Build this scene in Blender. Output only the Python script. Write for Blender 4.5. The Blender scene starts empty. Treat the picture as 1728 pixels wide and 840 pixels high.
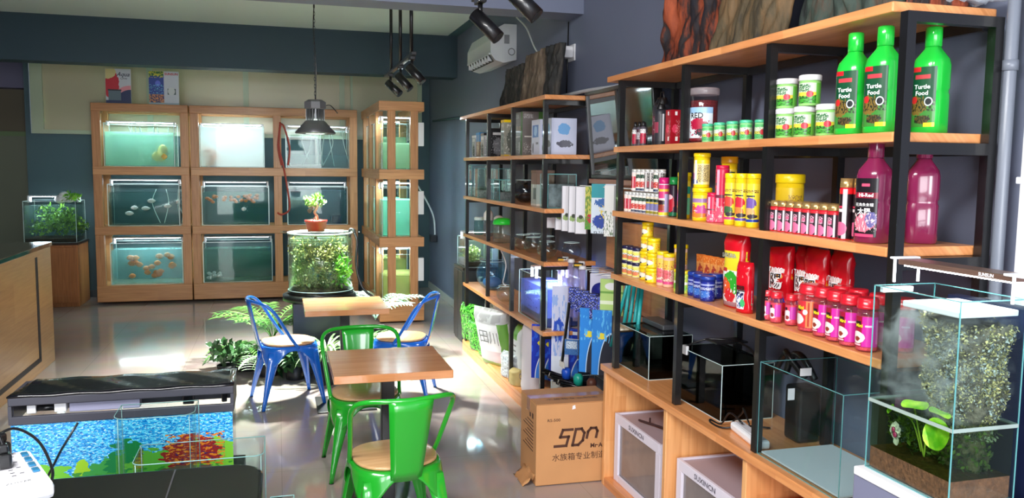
import bpy, bmesh, math, random
from mathutils import Vector, Matrix, noise
random.seed(7)
PI = math.pi
scene = bpy.context.scene
COL = scene.collection

# ------------------------------------------------------------------ camera
cam_d = bpy.data.cameras.new('camera'); cam = bpy.data.objects.new('camera', cam_d); COL.objects.link(cam)
cam_d.sensor_width = 36.0; cam_d.lens = 1400.0 * 36.0 / 1728.0; cam_d.clip_start = 0.05
rt = Vector((0.96238729, -0.27145783, 0.01101571)); up = Vector((0.01584346, 0.09655422, 0.99520162)); fw = Vector((0.27121889, 0.95759487, -0.09722338))
cam.matrix_world = Matrix(((rt.x, up.x, -fw.x, 0), (rt.y, up.y, -fw.y, 0), (rt.z, up.z, -fw.z, 1.75), (0, 0, 0, 1)))
scene.camera = cam
# ------------------------------------------------------------------ view + world
vs = scene.view_settings
vs.view_transform = 'Standard'; vs.look = 'None'; vs.gamma = 1.0; vs.exposure = 0.48
try: vs.use_curve_mapping = False
except Exception: pass
scene.cycles.max_bounces = 10; scene.cycles.transparent_max_bounces = 24
scene.cycles.caustics_reflective = False; scene.cycles.caustics_refractive = False
W = bpy.data.worlds.new('daylight'); scene.world = W; W.use_nodes = True
W.node_tree.nodes['Background'].inputs[0].default_value = (0.80, 0.90, 1.0, 1); W.node_tree.nodes['Background'].inputs[1].default_value = 1.6
def area(name, loc, target, sx, sy, power, color):
    d = bpy.data.lights.new(name, 'AREA'); d.shape = 'RECTANGLE'; d.size = sx; d.size_y = sy; d.energy = power; d.color = color
    o = bpy.data.objects.new(name, d); COL.objects.link(o); o.location = loc
    o.rotation_euler = (Vector(target) - Vector(loc)).to_track_quat('-Z', 'Y').to_euler(); return o
# daylight entering through the open shop front behind the camera
area('shopfront_daylight', (0.75, -2.35, 1.6), (1.2, 4.5, 1.4), 1.0, 2.5, 95, (0.97, 0.98, 1.0))
area('shopfront_daylight', (-1.0, -2.35, 1.6), (0.6, 4.5, 1.4), 1.3, 2.5, 75, (0.97, 0.98, 1.0))
area('front_fill_light', (-.9, 1.2, 3.25), (.6, 2.4, 0), 2.4, .5, 170, (1, .99, .97))  # added fill light, no actual ceiling lamp known here
def spot(name, loc, target, power, color, size, blend=.5, rad=.06):
    d = bpy.data.lights.new(name, 'SPOT'); d.energy = power; d.color = color; d.spot_size = size; d.spot_blend = blend; d.shadow_soft_size = rad
    o = bpy.data.objects.new(name, d); COL.objects.link(o); o.location = loc
    o.rotation_euler = (Vector(target) - Vector(loc)).to_track_quat('-Z', 'Y').to_euler(); return o
spot('pendant_lamp_light', (.32, 7.3, 2.02), (.32, 7.25, 0), 1450, (.95, 1.0, .90), 1.9, .75, .14)

# ------------------------------------------------------------------ materials
MATS = {}
def s2l(c):
    return tuple(((x / 12.92) if x <= .04045 else ((x + .055) / 1.055) ** 2.4) for x in (v / 255 for v in c))
def newmat(name):
    m = bpy.data.materials.new(name); m.use_nodes = True; nt = m.node_tree
    return m, nt, nt.nodes['Principled BSDF']
def mat(name, rgb, rough=.5, metal=0., spec=.5, coat=0., bump=0, bscale=40, var=0, vscale=6):
    if name in MATS: return MATS[name]
    m, nt, b = newmat(name); N = nt.nodes; L = nt.links
    c = s2l(rgb)
    b.inputs['Base Color'].default_value = (*c, 1); b.inputs['Roughness'].default_value = rough
    b.inputs['Metallic'].default_value = metal; b.inputs['Specular IOR Level'].default_value = spec
    b.inputs['Coat Weight'].default_value = coat; b.inputs['Coat Roughness'].default_value = .05
    if bump or var:
        tc = N.new('ShaderNodeTexCoord'); nz = N.new('ShaderNodeTexNoise'); nz.inputs['Scale'].default_value = bscale; nz.inputs['Detail'].default_value = 4
        L.new(tc.outputs['Object'], nz.inputs['Vector'])
        if bump:
            bp = N.new('ShaderNodeBump'); bp.inputs['Strength'].default_value = bump; bp.inputs['Distance'].default_value = .01
            L.new(nz.outputs['Fac'], bp.inputs['Height']); L.new(bp.outputs['Normal'], b.inputs['Normal'])
        if var:
            n2 = N.new('ShaderNodeTexNoise'); n2.inputs['Scale'].default_value = vscale; n2.inputs['Detail'].default_value = 5
            L.new(tc.outputs['Object'], n2.inputs['Vector'])
            r = N.new('ShaderNodeValToRGB'); r.color_ramp.elements[0].position = .3; r.color_ramp.elements[1].position = .7
            r.color_ramp.elements[0].color = (*[x * (1 - var) for x in c], 1); r.color_ramp.elements[1].color = (*[min(1, x * (1 + var)) for x in c], 1)
            L.new(n2.outputs['Fac'], r.inputs['Fac']); L.new(r.outputs['Color'], b.inputs['Base Color'])
    MATS[name] = m; return m
def wood(name, dark, light, axis='Y', plank=.07, length=.5, rough=.32, coat=.3):
    """finger-jointed boards: staves running along one axis with grain"""
    m, nt, b = newmat(name); N = nt.nodes; L = nt.links
    tc = N.new('ShaderNodeTexCoord'); sx = N.new('ShaderNodeSeparateXYZ'); cb = N.new('ShaderNodeCombineXYZ')
    L.new(tc.outputs['Object'], sx.inputs[0])
    order = {'Y': (1, 0, 2), 'X': (0, 1, 2), 'Z': (2, 0, 1)}[axis]
    ad = N.new('ShaderNodeMath'); ad.operation = 'ADD'
    L.new(sx.outputs[order[1]], ad.inputs[0]); L.new(sx.outputs[order[2]], ad.inputs[1])
    L.new(sx.outputs[order[0]], cb.inputs[0]); L.new(ad.outputs[0], cb.inputs[1])
    br = N.new('ShaderNodeTexBrick'); br.inputs['Scale'].default_value = 1; br.inputs['Brick Width'].default_value = length; br.inputs['Row Height'].default_value = plank
    br.inputs['Mortar Size'].default_value = .0008; br.inputs['Bias'].default_value = 0
    br.inputs['Color1'].default_value = (0, 0, 0, 1); br.inputs['Color2'].default_value = (1, 1, 1, 1); br.inputs['Mortar'].default_value = (.2, .2, .2, 1)
    L.new(cb.outputs[0], br.inputs['Vector'])
    mp = N.new('ShaderNodeMapping'); mp.inputs['Scale'].default_value = (2.5, 45, 1); L.new(cb.outputs[0], mp.inputs['Vector'])
    nz = N.new('ShaderNodeTexNoise'); nz.inputs['Scale'].default_value = 1.3; nz.inputs['Detail'].default_value = 5; nz.inputs['Distortion'].default_value = .6
    L.new(mp.outputs[0], nz.inputs['Vector'])
    mx = N.new('ShaderNodeMath'); mx.operation = 'MULTIPLY_ADD'; mx.inputs[1].default_value = .38
    L.new(br.outputs['Color'], mx.inputs[0]); L.new(nz.outputs['Fac'], mx.inputs[2])
    r = N.new('ShaderNodeValToRGB'); r.color_ramp.elements[0].position = .25; r.color_ramp.elements[1].position = .95
    r.color_ramp.elements[0].color = (*s2l(dark), 1); r.color_ramp.elements[1].color = (*s2l(light), 1)
    L.new(mx.outputs[0], r.inputs['Fac']); L.new(r.outputs['Color'], b.inputs['Base Color'])
    b.inputs['Roughness'].default_value = rough; b.inputs['Coat Weight'].default_value = coat; b.inputs['Coat Roughness'].default_value = .12
    MATS[name] = m; return m
def glass(name, tint=(255, 255, 255), gloss=.0, rough=.02, milky=0., milk=(200, 220, 215)):
    """thin clear pane: see-through with a fresnel sheen; milky adds scattering"""
    if name in MATS: return MATS[name]
    m = bpy.data.materials.new(name); m.use_nodes = True; nt = m.node_tree; N = nt.nodes; L = nt.links; N.clear()
    o = N.new('ShaderNodeOutputMaterial'); t = N.new('ShaderNodeBsdfTransparent'); g = N.new('ShaderNodeBsdfGlossy'); x = N.new('ShaderNodeMixShader')
    t.inputs[0].default_value = (*[x ** .35 for x in s2l(tint)], 1); g.inputs['Roughness'].default_value = rough
    fr = N.new('ShaderNodeLayerWeight'); fr.inputs[0].default_value = .5
    pw = N.new('ShaderNodeMath'); pw.operation = 'POWER'; pw.inputs[1].default_value = 4.5; L.new(fr.outputs['Facing'], pw.inputs[0])
    a = N.new('ShaderNodeMath'); a.operation = 'MULTIPLY_ADD'; a.inputs[1].default_value = .7; a.inputs[2].default_value = .010 + gloss * .3; a.use_clamp = True
    L.new(pw.outputs[0], a.inputs[0]); L.new(a.outputs[0], x.inputs[0]); L.new(t.outputs[0], x.inputs[1]); L.new(g.outputs[0], x.inputs[2])
    out = x
    if milky:
        d = N.new('ShaderNodeBsdfDiffuse'); d.inputs[0].default_value = (*s2l(milk), 1); tl = N.new('ShaderNodeBsdfTranslucent'); tl.inputs[0].default_value = (*s2l(milk), 1)
        dm = N.new('ShaderNodeMixShader'); dm.inputs[0].default_value = .5; L.new(d.outputs[0], dm.inputs[1]); L.new(tl.outputs[0], dm.inputs[2])
        y = N.new('ShaderNodeMixShader'); y.inputs[0].default_value = milky; L.new(x.outputs[0], y.inputs[1]); L.new(dm.outputs[0], y.inputs[2]); out = y
    L.new(out.outputs[0], o.inputs[0]); MATS[name] = m; return m
def emit(name, rgb, strength):
    if name in MATS: return MATS[name]
    m, nt, b = newmat(name); b.inputs['Base Color'].default_value = (.8, .8, .8, 1)
    b.inputs['Emission Color'].default_value = (*s2l(rgb), 1); b.inputs['Emission Strength'].default_value = strength
    MATS[name] = m; return m
def graphic(name, base, layers, rough=.35, coat=.2):
    """printed artwork laid out in the u,v square of a surface. layers: ('r',u0,v0,u1,v1,rgb) ('e',cu,cv,ru,rv,rgb,wobble) ('s',u0,v0,u1,v1,scale,thr,rgb)"""
    if name in MATS: return MATS[name]
    m, nt, b = newmat(name); N = nt.nodes; L = nt.links
    uv = N.new('ShaderNodeUVMap'); uv.uv_map = 'uv'; sp = N.new('ShaderNodeSeparateXYZ'); L.new(uv.outputs[0], sp.inputs[0])
    rgb = N.new('ShaderNodeRGB'); rgb.outputs[0].default_value = (*s2l(base), 1); cur = rgb.outputs[0]
    def M(op, a, bb=None, c=None):
        n = N.new('ShaderNodeMath'); n.operation = op
        for i, v in enumerate((a, bb, c)):
            if v is None: continue
            if isinstance(v, (int, float)): n.inputs[i].default_value = v
            else: L.new(v, n.inputs[i])
        return n.outputs[0]
    def rect(u0, v0, u1, v1):
        return M('MULTIPLY', M('COMPARE', sp.outputs[0], (u0 + u1) / 2, abs(u1 - u0) / 2), M('COMPARE', sp.outputs[1], (v0 + v1) / 2, abs(v1 - v0) / 2))
    k = 0
    for ly in layers:
        k += 1
        if ly[0] == 'r': msk = rect(*ly[1:5]); c = ly[5]
        elif ly[0] == 'e':
            _, cu, cv, ru, rv, c = ly[:6]; wob = ly[6] if len(ly) > 6 else 0
            du = M('DIVIDE', M('SUBTRACT', sp.outputs[0], cu), ru); dv = M('DIVIDE', M('SUBTRACT', sp.outputs[1], cv), rv)
            d = M('ADD', M('MULTIPLY', du, du), M('MULTIPLY', dv, dv))
            if wob:
                nz = N.new('ShaderNodeTexNoise'); nz.inputs['Scale'].default_value = 9 + k; L.new(uv.outputs[0], nz.inputs['Vector'])
                d = M('ADD', d, M('MULTIPLY', M('SUBTRACT', nz.outputs['Fac'], .5), wob * 4))
            msk = M('LESS_THAN', d, 1.0)
        else:
            _, u0, v0, u1, v1, sc, th, c = ly
            mp = N.new('ShaderNodeMapping'); mp.inputs['Location'].default_value = (k * 1.7, k * .9, 0); L.new(uv.outputs[0], mp.inputs['Vector'])
            nz = N.new('ShaderNodeTexNoise'); nz.inputs['Scale'].default_value = sc; nz.inputs['Detail'].default_value = 3; L.new(mp.outputs[0], nz.inputs['Vector'])
            msk = M('MULTIPLY', M('GREATER_THAN', nz.outputs['Fac'], th), rect(u0, v0, u1, v1))
        mx = N.new('ShaderNodeMix'); mx.data_type = 'RGBA'; L.new(msk, mx.inputs[0]); L.new(cur, mx.inputs[6]); mx.inputs[7].default_value = (*s2l(c), 1)
        cur = mx.outputs[2]
    L.new(cur, b.inputs['Base Color']); b.inputs['Roughness'].default_value = rough; b.inputs['Coat Weight'].default_value = coat
    MATS[name] = m; return m

PAINT = mat('grey_wall_paint', (114, 121, 143), .6, bump=.05, bscale=90)
PAINTD = mat('green_lit_wall_paint', (66, 92, 100), .6, bump=.05, bscale=90)  # grey wall paint with greenish lamp light put into the colour
CEIL = mat('ceiling_paint', (205, 216, 212), .7)
BLACK = mat('black_metal', (16, 16, 18), .35, metal=.0, coat=.3)
BLACKP = mat('black_gloss_plastic', (7, 7, 9), .14, spec=.3, coat=.25)
WHITE = mat('white_plastic', (232, 232, 235), .35)
DARKG = mat('dark_grey_plastic', (40, 42, 50), .4)
SHELF = wood('shelf_rubberwood', (200, 122, 68), (238, 166, 106), 'Y', .05, .42)
SHELFZ = wood('upright_rubberwood', (206, 136, 78), (240, 180, 120), 'Z', .06, .5)
PINE = wood('rack_pine', (172, 112, 64), (216, 158, 104), 'X', .12, 1.4, .45, .15)
PINEZ = wood('rack_pine_upright', (172, 112, 64), (216, 158, 104), 'Z', .12, 1.4, .45, .15)
PINEY = wood('rack_pine_side', (174, 120, 72), (218, 166, 112), 'Y', .12, 1.4, .45, .15)
TABLEW = wood('table_wood', (192, 124, 74), (222, 156, 102), 'X', .06, .6, .25, .5)
SEATW = wood('seat_plywood', (196, 148, 98), (226, 184, 134), 'X', .3, 3, .35, .3)
COUNTERW = wood('counter_veneer', (166, 122, 76), (196, 152, 100), 'Y', .3, 2.4, .35, .3)
CABW = wood('cabinet_wood', (150, 90, 46), (196, 130, 76), 'Z', .3, 2.5, .4, .2)
GLASS = glass('clear_glass', (246, 252, 250))
GEDGE = mat('glass_edge', (96, 160, 162), .15, spec=.8)
GEDGEW = mat('bright_glass_edge', (214, 238, 238), .2, spec=.8)  # highlights on glass edges put into the colour

# ------------------------------------------------------------------ mesh builder
class MB:
    def __init__(s): s.bm = bmesh.new(); s.uv = s.bm.loops.layers.uv.new('uv')
    def box(s, x0, y0, z0, x1, y1, z1, bev=0):
        vs_ = [s.bm.verts.new(p) for p in ((x0, y0, z0), (x1, y0, z0), (x1, y1, z0), (x0, y1, z0), (x0, y0, z1), (x1, y0, z1), (x1, y1, z1), (x0, y1, z1))]
        fs = [s.bm.faces.new([vs_[i] for i in f]) for f in ((3, 2, 1, 0), (4, 5, 6, 7), (0, 1, 5, 4), (1, 2, 6, 5), (2, 3, 7, 6), (3, 0, 4, 7))]
        for f in fs:
            for lp, u in zip(f.loops, ((0, 0), (1, 0), (1, 1), (0, 1))): lp[s.uv].uv = u
        if bev:
            es = {e for f in fs for e in f.edges}
            bmesh.ops.bevel(s.bm, geom=list(es), offset=bev, segments=2, affect='EDGES', profile=.5)
        return s
    def quad(s, a, b, c, d, uvs=((0, 0), (1, 0), (1, 1), (0, 1))):
        f = s.bm.faces.new([s.bm.verts.new(p) for p in (a, b, c, d)])
        for lp, u in zip(f.loops, uvs): lp[s.uv].uv = u
        return s
    def grid(s, pts, closed_u=False, flip=False):
        """pts[i][j] rows of points; uv from indices"""
        n = len(pts); mm = len(pts[0]); V = [[s.bm.verts.new(p) for p in r] for r in pts]
        for i in range(n - 1):
            for j in range(mm if closed_u else mm - 1):
                j2 = (j + 1) % mm
                q = [(V[i][j], j / (mm - 1 + closed_u), i / (n - 1)), (V[i][j2], (j + 1) / (mm - 1 + closed_u), i / (n - 1)), (V[i + 1][j2], (j + 1) / (mm - 1 + closed_u), (i + 1) / (n - 1)), (V[i + 1][j], j / (mm - 1 + closed_u), (i + 1) / (n - 1))]
                if flip: q.reverse()
                try: f = s.bm.faces.new([a[0] for a in q])
                except ValueError: continue
                f.smooth = True
                for lp, a in zip(f.loops, q): lp[s.uv].uv = (a[1], a[2])
        return V
    def lathe(s, prof, c=(0, 0, 0), seg=24, n=2.0, ry=1.0, cap=True, smooth=True):
        """prof [(r,z)]; n = superellipse exponent of the section (2 round, 4+ squarish)"""
        rows = []
        for r, z in prof:
            row = []
            for k in range(seg):
                a = 2 * PI * (k + .5) / seg; ca, sa = math.cos(a), math.sin(a)
                f = 1 / (abs(ca) ** n + abs(sa) ** n) ** (1 / n)
                row.append((c[0] + r * f * ca, c[1] + r * f * sa * ry, c[2] + z))
            rows.append(row)
        V = s.grid(rows, True)
        if cap:
            if prof[0][0] > 1e-5: s.bm.faces.new(list(reversed(V[0])))
            if prof[-1][0] > 1e-5: s.bm.faces.new(V[-1])
        if not smooth:
            for f in s.bm.faces: f.smooth = False
        return s
    def tube(s, pts, r, seg=8, closed=False, rs=None):
        pts = [Vector(p) for p in pts]; rows = []
        n = len(pts); prev = None
        for i, p in enumerate(pts):
            if closed: t = pts[(i + 1) % n] - pts[i - 1]
            else: t = pts[min(i + 1, n - 1)] - pts[max(i - 1, 0)]
            t.normalize()
            if prev is None: prev = t.orthogonal().normalized()
            a = (prev - t * prev.dot(t))
            if a.length < 1e-6: a = t.orthogonal()
            a.normalize(); prev = a; b = t.cross(a); rr = rs[i] if rs else r
            rows.append([tuple(p + (a * math.cos(2 * PI * k / seg) + b * math.sin(2 * PI * k / seg)) * rr) for k in range(seg)])
        if closed: rows.append(rows[0])
        V = s.grid(rows, True)
        if not closed:
            try: s.bm.faces.new(list(reversed(V[0]))); s.bm.faces.new(V[-1])
            except ValueError: pass
        return s
    def cyl(s, p0, p1, r, seg=16): return s.tube([p0, p1], r, seg)
    def ball(s, c, rx, ry=None, rz=None, seg=14, ring=8):
        ry = ry or rx; rz = rz or rx
        rows = [[(c[0] + rx * math.sin(PI * i / ring) * math.cos(2 * PI * k / seg), c[1] + ry * math.sin(PI * i / ring) * math.sin(2 * PI * k / seg), c[2] - rz * math.cos(PI * i / ring)) for k in range(seg)] for i in range(ring + 1)]
        s.grid(rows, True); return s
    def sweep(s, poly, z0, z1):
        """prism of a polygon in x,y"""
        a = [s.bm.verts.new((x, y, z0)) for x, y in poly]; b = [s.bm.verts.new((x, y, z1)) for x, y in poly]
        s.bm.faces.new(list(reversed(a))); s.bm.faces.new(b)
        for i in range(len(poly)): j = (i + 1) % len(poly); s.bm.faces.new((a[i], a[j], b[j], b[i]))
        return s
    def xform(s, M): bmesh.ops.transform(s.bm, matrix=M, verts=s.bm.verts); return s
    def obj(s, name, m, parent=None, loc=None, rot=None, merge=True):
        if merge: bmesh.ops.remove_doubles(s.bm, verts=s.bm.verts, dist=1e-5)
        me = bpy.data.meshes.new(name); s.bm.to_mesh(me); s.bm.free(); me.materials.append(m)
        o = bpy.data.objects.new(name, me); COL.objects.link(o)
        if parent: o.parent = parent
        if loc: o.location = loc
        if rot: o.rotation_euler = rot
        return o
def tag(o, label, cat, group=None, kind=None):
    if label: o['label'] = label
    if cat: o['category'] = cat
    if group: o['group'] = group
    if kind: o['kind'] = kind
    return o
def thing(name, label, cat, loc=(0, 0, 0), rz=0, group=None):
    o = bpy.data.objects.new(name, None); COL.objects.link(o); o.location = loc; o.rotation_euler = (0, 0, rz); o.empty_display_size = .05
    return tag(o, label, cat, group)
def struct(o): o['kind'] = 'structure'; return o
CH = {}
def kids(o): return [c for c in bpy.data.objects if c.parent == o]
def dup(root, loc, rz, label, group=None):
    r = root.copy(); COL.objects.link(r); r.location = loc; r.rotation_euler = (root.rotation_euler[0] * 0, 0, rz); r['label'] = label
    if group: r['group'] = group
    if root.name not in CH: CH[root.name] = [(c, kids(c)) for c in kids(root)]
    for c, gs in CH[root.name]:
        d = c.copy(); COL.objects.link(d); d.parent = r
        for g in gs: e = g.copy(); COL.objects.link(e); e.parent = d
    return r
PROTO = {}
def put(key, build, loc, rz, label, group=None):
    """build(label) the first time, afterwards a copy with its own label"""
    if key not in PROTO:
        o = build(); o.location = loc; o.rotation_euler = (0, 0, rz); o['label'] = label
        if group: o['group'] = group
        PROTO[key] = o; return o
    return dup(PROTO[key], loc, rz, label, group)
TXT = {}
def text(s, string, size, fn, sx=1.0, bold=0.0, shear=0.0, align='CENTER'):
    """adds lettering; fn(u,v) maps flat text coordinates (metres) to a point"""
    key = (string, bold, shear, align)
    if key not in TXT:
        cu = bpy.data.curves.new('t', 'FONT'); cu.body = string; cu.align_x = align; cu.align_y = 'CENTER'; cu.resolution_u = 2; cu.offset = bold; cu.shear = shear
        o = bpy.data.objects.new('t', cu); COL.objects.link(o)
        dg = bpy.context.evaluated_depsgraph_get(); me = o.evaluated_get(dg).to_mesh()
        TXT[key] = ([tuple(v.co) for v in me.vertices], [tuple(p.vertices) for p in me.polygons])
        o.evaluated_get(dg).to_mesh_clear(); bpy.data.objects.remove(o); bpy.data.curves.remove(cu)
    vs_, fs = TXT[key]
    V = [s.bm.verts.new(fn(v[0] * size * sx, v[1] * size)) for v in vs_]
    for f in fs:
        try: s.bm.faces.new([V[i] for i in f])
        except ValueError: pass
    return s
def on_plane(o, ux, uy):
    o = Vector(o); ux = Vector(ux).normalized(); uy = Vector(uy).normalized()
    return lambda u, v: tuple(o + ux * u + uy * v)
def on_cyl(r, z, a0=None, n=2.0, ry=1.0, off=.0008):
    """around a body standing at the origin; front faces angle a0"""
    if a0 is None: a0 = PI + .55 if n == 2.0 else PI
    def f(u, v):
        a = a0 + u / r; ca, sa = math.cos(a), math.sin(a); k = 1 / (abs(ca) ** n + abs(sa) ** n) ** (1 / n)
        return ((r + off) * k * ca, (r + off) * k * sa * ry, z + v)
    return f
def wrap(m, r, z0, z1, half, name='label', parent=None, n=2.0, ry=1.0, off=.0005, seg=14, a0=None):
    if a0 is None: a0 = PI + .55 if n == 2.0 else PI
    s = MB(); rows = []
    for i in range(3):
        row = []
        for k in range(seg + 1):
            a = a0 - half + 2 * half * k / seg; ca, sa = math.cos(a), math.sin(a); f = 1 / (abs(ca) ** n + abs(sa) ** n) ** (1 / n)
            row.append(((r + off) * f * ca, (r + off) * f * sa * ry, z0 + (z1 - z0) * i / 2))
        rows.append(row)
    s.grid(rows); return s.obj(name, m, parent)
def smooth_path(pts, k=6):
    P = [Vector(p) for p in pts]; out = []
    for i in range(len(P) - 1):
        a = P[max(i - 1, 0)]; b = P[i]; c = P[i + 1]; d = P[min(i + 2, len(P) - 1)]
        for j in range(k):
            t = j / k
            out.append(.5 * ((2 * b) + (c - a) * t + (2 * a - 5 * b + 4 * c - d) * t * t + (3 * b - a - 3 * c + d) * t ** 3))
    out.append(P[-1]); return [tuple(p) for p in out]
ORD = ['first', 'second', 'third', 'fourth', 'fifth', 'sixth', 'seventh', 'eighth', 'ninth', 'tenth', 'eleventh', 'twelfth', 'thirteenth', 'fourteenth', 'fifteenth', 'sixteenth']

# ================================================================== ROOM
WX = 2.12; BY = 11.9; CZ = 3.32
def tile_floor():
    m, nt, b = newmat('polished_floor_tiles'); N = nt.nodes; L = nt.links
    tc = N.new('ShaderNodeTexCoord'); br = N.new('ShaderNodeTexBrick'); br.offset = 0; br.inputs['Scale'].default_value = 1
    br.inputs['Brick Width'].default_value = .8; br.inputs['Row Height'].default_value = .8; br.inputs['Mortar Size'].default_value = .002
    br.inputs['Color1'].default_value = (*s2l((166, 154, 149)), 1); br.inputs['Color2'].default_value = (*s2l((168, 156, 151)), 1); br.inputs['Mortar'].default_value = (*s2l((146, 136, 131)), 1)
    L.new(tc.outputs['Object'], br.inputs['Vector'])
    nz = N.new('ShaderNodeTexNoise'); nz.inputs['Scale'].default_value = 3; nz.inputs['Detail'].default_value = 6; L.new(tc.outputs['Object'], nz.inputs['Vector'])
    mx = N.new('ShaderNodeMix'); mx.data_type = 'RGBA'; mx.blend_type = 'OVERLAY'; mx.inputs[0].default_value = .18
    L.new(br.outputs['Color'], mx.inputs[6]); L.new(nz.outputs['Color'], mx.inputs[7]); L.new(mx.outputs[2], b.inputs['Base Color'])
    b.inputs['Roughness'].default_value = .07; b.inputs['Specular IOR Level'].default_value = .9
    n2 = N.new('ShaderNodeTexNoise'); n2.inputs['Scale'].default_value = 1.6; L.new(tc.outputs['Object'], n2.inputs['Vector'])
    bp = N.new('ShaderNodeBump'); bp.inputs['Strength'].default_value = .02; bp.inputs['Distance'].default_value = .02; L.new(n2.outputs['Fac'], bp.inputs['Height']); L.new(bp.outputs['Normal'], b.inputs['Normal'])
    return m
struct(MB().box(-6, -2.6, -.1, WX + .12, 13.2, 0).obj('floor', tile_floor()))
struct(MB().box(-6, 5.7, CZ, WX + .12, 13.2, CZ + .1).obj('ceiling', CEIL))
struct(MB().box(-6, -2.6, CZ, WX + .12, 5.699, CZ + .1).obj('ceiling', mat('grey_ceiling_paint', (96, 100, 112), .7)))  # unseen front part, grey chosen to cut fill and darken reflections in the hood
struct(MB().box(WX, -2.6, 0, WX + .12, BY, CZ).obj('wall_right', PAINT))
struct(MB().box(-6.1, -2.6, 0, -6, 13.2, CZ).obj('wall_left', PAINT))
# back wall with a high, wide window
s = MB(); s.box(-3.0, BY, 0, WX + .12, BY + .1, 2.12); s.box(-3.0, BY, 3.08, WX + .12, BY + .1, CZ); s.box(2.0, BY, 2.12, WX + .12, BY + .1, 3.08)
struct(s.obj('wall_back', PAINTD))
FR = mat('window_frame_paint', (176, 188, 162), .4)
fr = s = MB(); s.box(-2.98, BY - .05, 2.12, -2.84, BY + .04, 3.08); s.box(-2.84, BY - .05, 2.12, 2.0, BY + .04, 2.17); s.box(-2.84, BY - .05, 3.03, 2.0, BY + .04, 3.08)
for x in (-1.62, -.42, .85): s.box(x, BY - .04, 2.17, x + .07, BY + .04, 3.03)
s.box(1.0, BY - .05, 2.17, 1.03, BY + .04, 3.03); s.box(1.94, BY - .05, 2.17, 2.0, BY + .04, 3.03)
w1 = struct(s.obj('window_1', FR))
s = MB(); s.box(-2.84, BY - .01, 2.17, 1.94, BY + .015, 3.03); s.obj('pane', mat('frosted_beige_glass', (196, 188, 158), .25, spec=.6), w1)
# recess at the far left: beam, panelled door and olive boards
struct(MB().box(-6, 12.6, 0, -3.0, 12.7, CZ).obj('wall_recess', mat('olive_wall_paint', (104, 96, 76), .6)))
struct(MB().box(-6, 12.35, 2.72, -3.0, 12.6, 3.2).obj('trim_1', mat('lilac_beam_paint', (110, 108, 134), .6)))
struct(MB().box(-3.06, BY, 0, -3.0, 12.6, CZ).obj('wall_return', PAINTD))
d1 = struct(MB().box(-4.3, 12.54, 0, -3.06, 12.6, 2.1).obj('door_1', mat('sage_door_paint', (112, 118, 98), .5)))
MB().box(-4.3, 12.52, 2.1, -3.06, 12.6, 2.16).obj('door_frame', mat('green_trim_paint', (104, 128, 84), .5), d1)
# beams
struct(MB().box(-6, 10.0, 2.83, WX, 10.3, CZ).obj('trim_2', mat('teal_beam_paint', (40, 62, 74), .6)))
struct(MB().box(-6, 5.68, 2.845, WX, 5.95, CZ).obj('trim_3', PAINT))
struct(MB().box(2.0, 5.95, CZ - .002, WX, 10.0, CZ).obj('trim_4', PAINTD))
struct(MB().box(WX - .015, 7.9, 0, WX, BY, .09).obj('baseboard_right', mat('pale_baseboard', (196, 196, 190), .4)))
struct(MB().box(-6, BY - .012, 0, -1.2, BY, .09).obj('baseboard_back', mat('dark_baseboard', (70, 76, 80), .4)))
# shop front behind the camera: piers and header round a wide opening
s = MB(); s.box(-6, -2.6, 0, -3.2, -2.5, CZ); s.box(2.9 - .78 - .02, -2.6, 0, WX, -2.5, CZ); s.box(-3.2, -2.6, 2.9, 2.1, -2.5, CZ)
struct(s.obj('wall_front', PAINT))

# ------------------------------------------------------------------ pipes and wires on the right wall
PIPEG = mat('grey_pvc', (112, 118, 130), .35); PIPEW = mat('white_pvc', (236, 238, 242), .3)
s = MB(); s.cyl((2.075, 1.985, .0), (2.075, 1.985, 3.3), .018, 14)
o = s.obj('drain_pipe', PIPEG); tag(o, 'grey plastic pipe running up the right wall behind the end of the near shelving', 'pipe')
for z in (1.0, 2.05, 2.9): MB().cyl((2.075, 1.985, z), (2.075, 1.985, z + .03), .022, 14).obj('coupling', PIPEG, o)
s = MB(); s.box(2.085, 1.895, 0, WX, 1.935, 3.3, .004)
o = s.obj('cable_trunking', PIPEW); tag(o, 'white vertical cable trunking on the wall right of the near shelving', 'trunking')
for z in (1.72, 1.0): MB().box(2.08, 1.885, z, WX, 1.945, z + .02, .003).obj('clip', PIPEW, o)
s = MB(); s.tube([(2.1, 9.3, 2.325), (2.1, 11.5, 2.385)], .014)
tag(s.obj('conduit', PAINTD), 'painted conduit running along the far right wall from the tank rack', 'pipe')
s = MB(); s.tube(smooth_path([(2.09, 6.9, 2.30), (2.09, 6.2, 2.295), (2.085, 5.5, 2.29), (2.08, 4.9, 2.27), (2.08, 4.2, 2.28)]), .014)
tag(s.obj('conduit', PIPEW), 'white conduit along the right wall above the display screen', 'pipe')
s = MB(); s.tube([(2.113, 5.98, 2.84), (2.113, 6.0, 2.24)], .005, 6)
tag(s.obj('wire', BLACK), 'thin black wire dropping down the right wall behind the white plug', 'wire')
so = thing('wall_socket', 'white wall socket with a large white adapter plugged in, above the far shelving', 'socket', (WX, 5.9, 2.6))
MB().box(-.012, -.07, -.06, 0, .07, .06, .004).obj('face_plate', WHITE, so)
s = MB().box(-.1, -.055, -.04, -.012, .05, .045, .012); s.box(-.14, .03, -.02, -.03, .12, .03, .012); s.obj('plug', WHITE, so)
s = MB(); s.tube(smooth_path([(2.1, 7.35, 3.1), (2.09, 7.0, 2.95), (2.09, 6.75, 2.75), (2.09, 6.45, 2.6), (2.08, 6.2, 2.52), (2.05, 6.0, 2.55)]), .007, 6)
tag(s.obj('cable', PIPEW), 'thin white cable looping from the air conditioner to the wall socket', 'cable')
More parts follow.
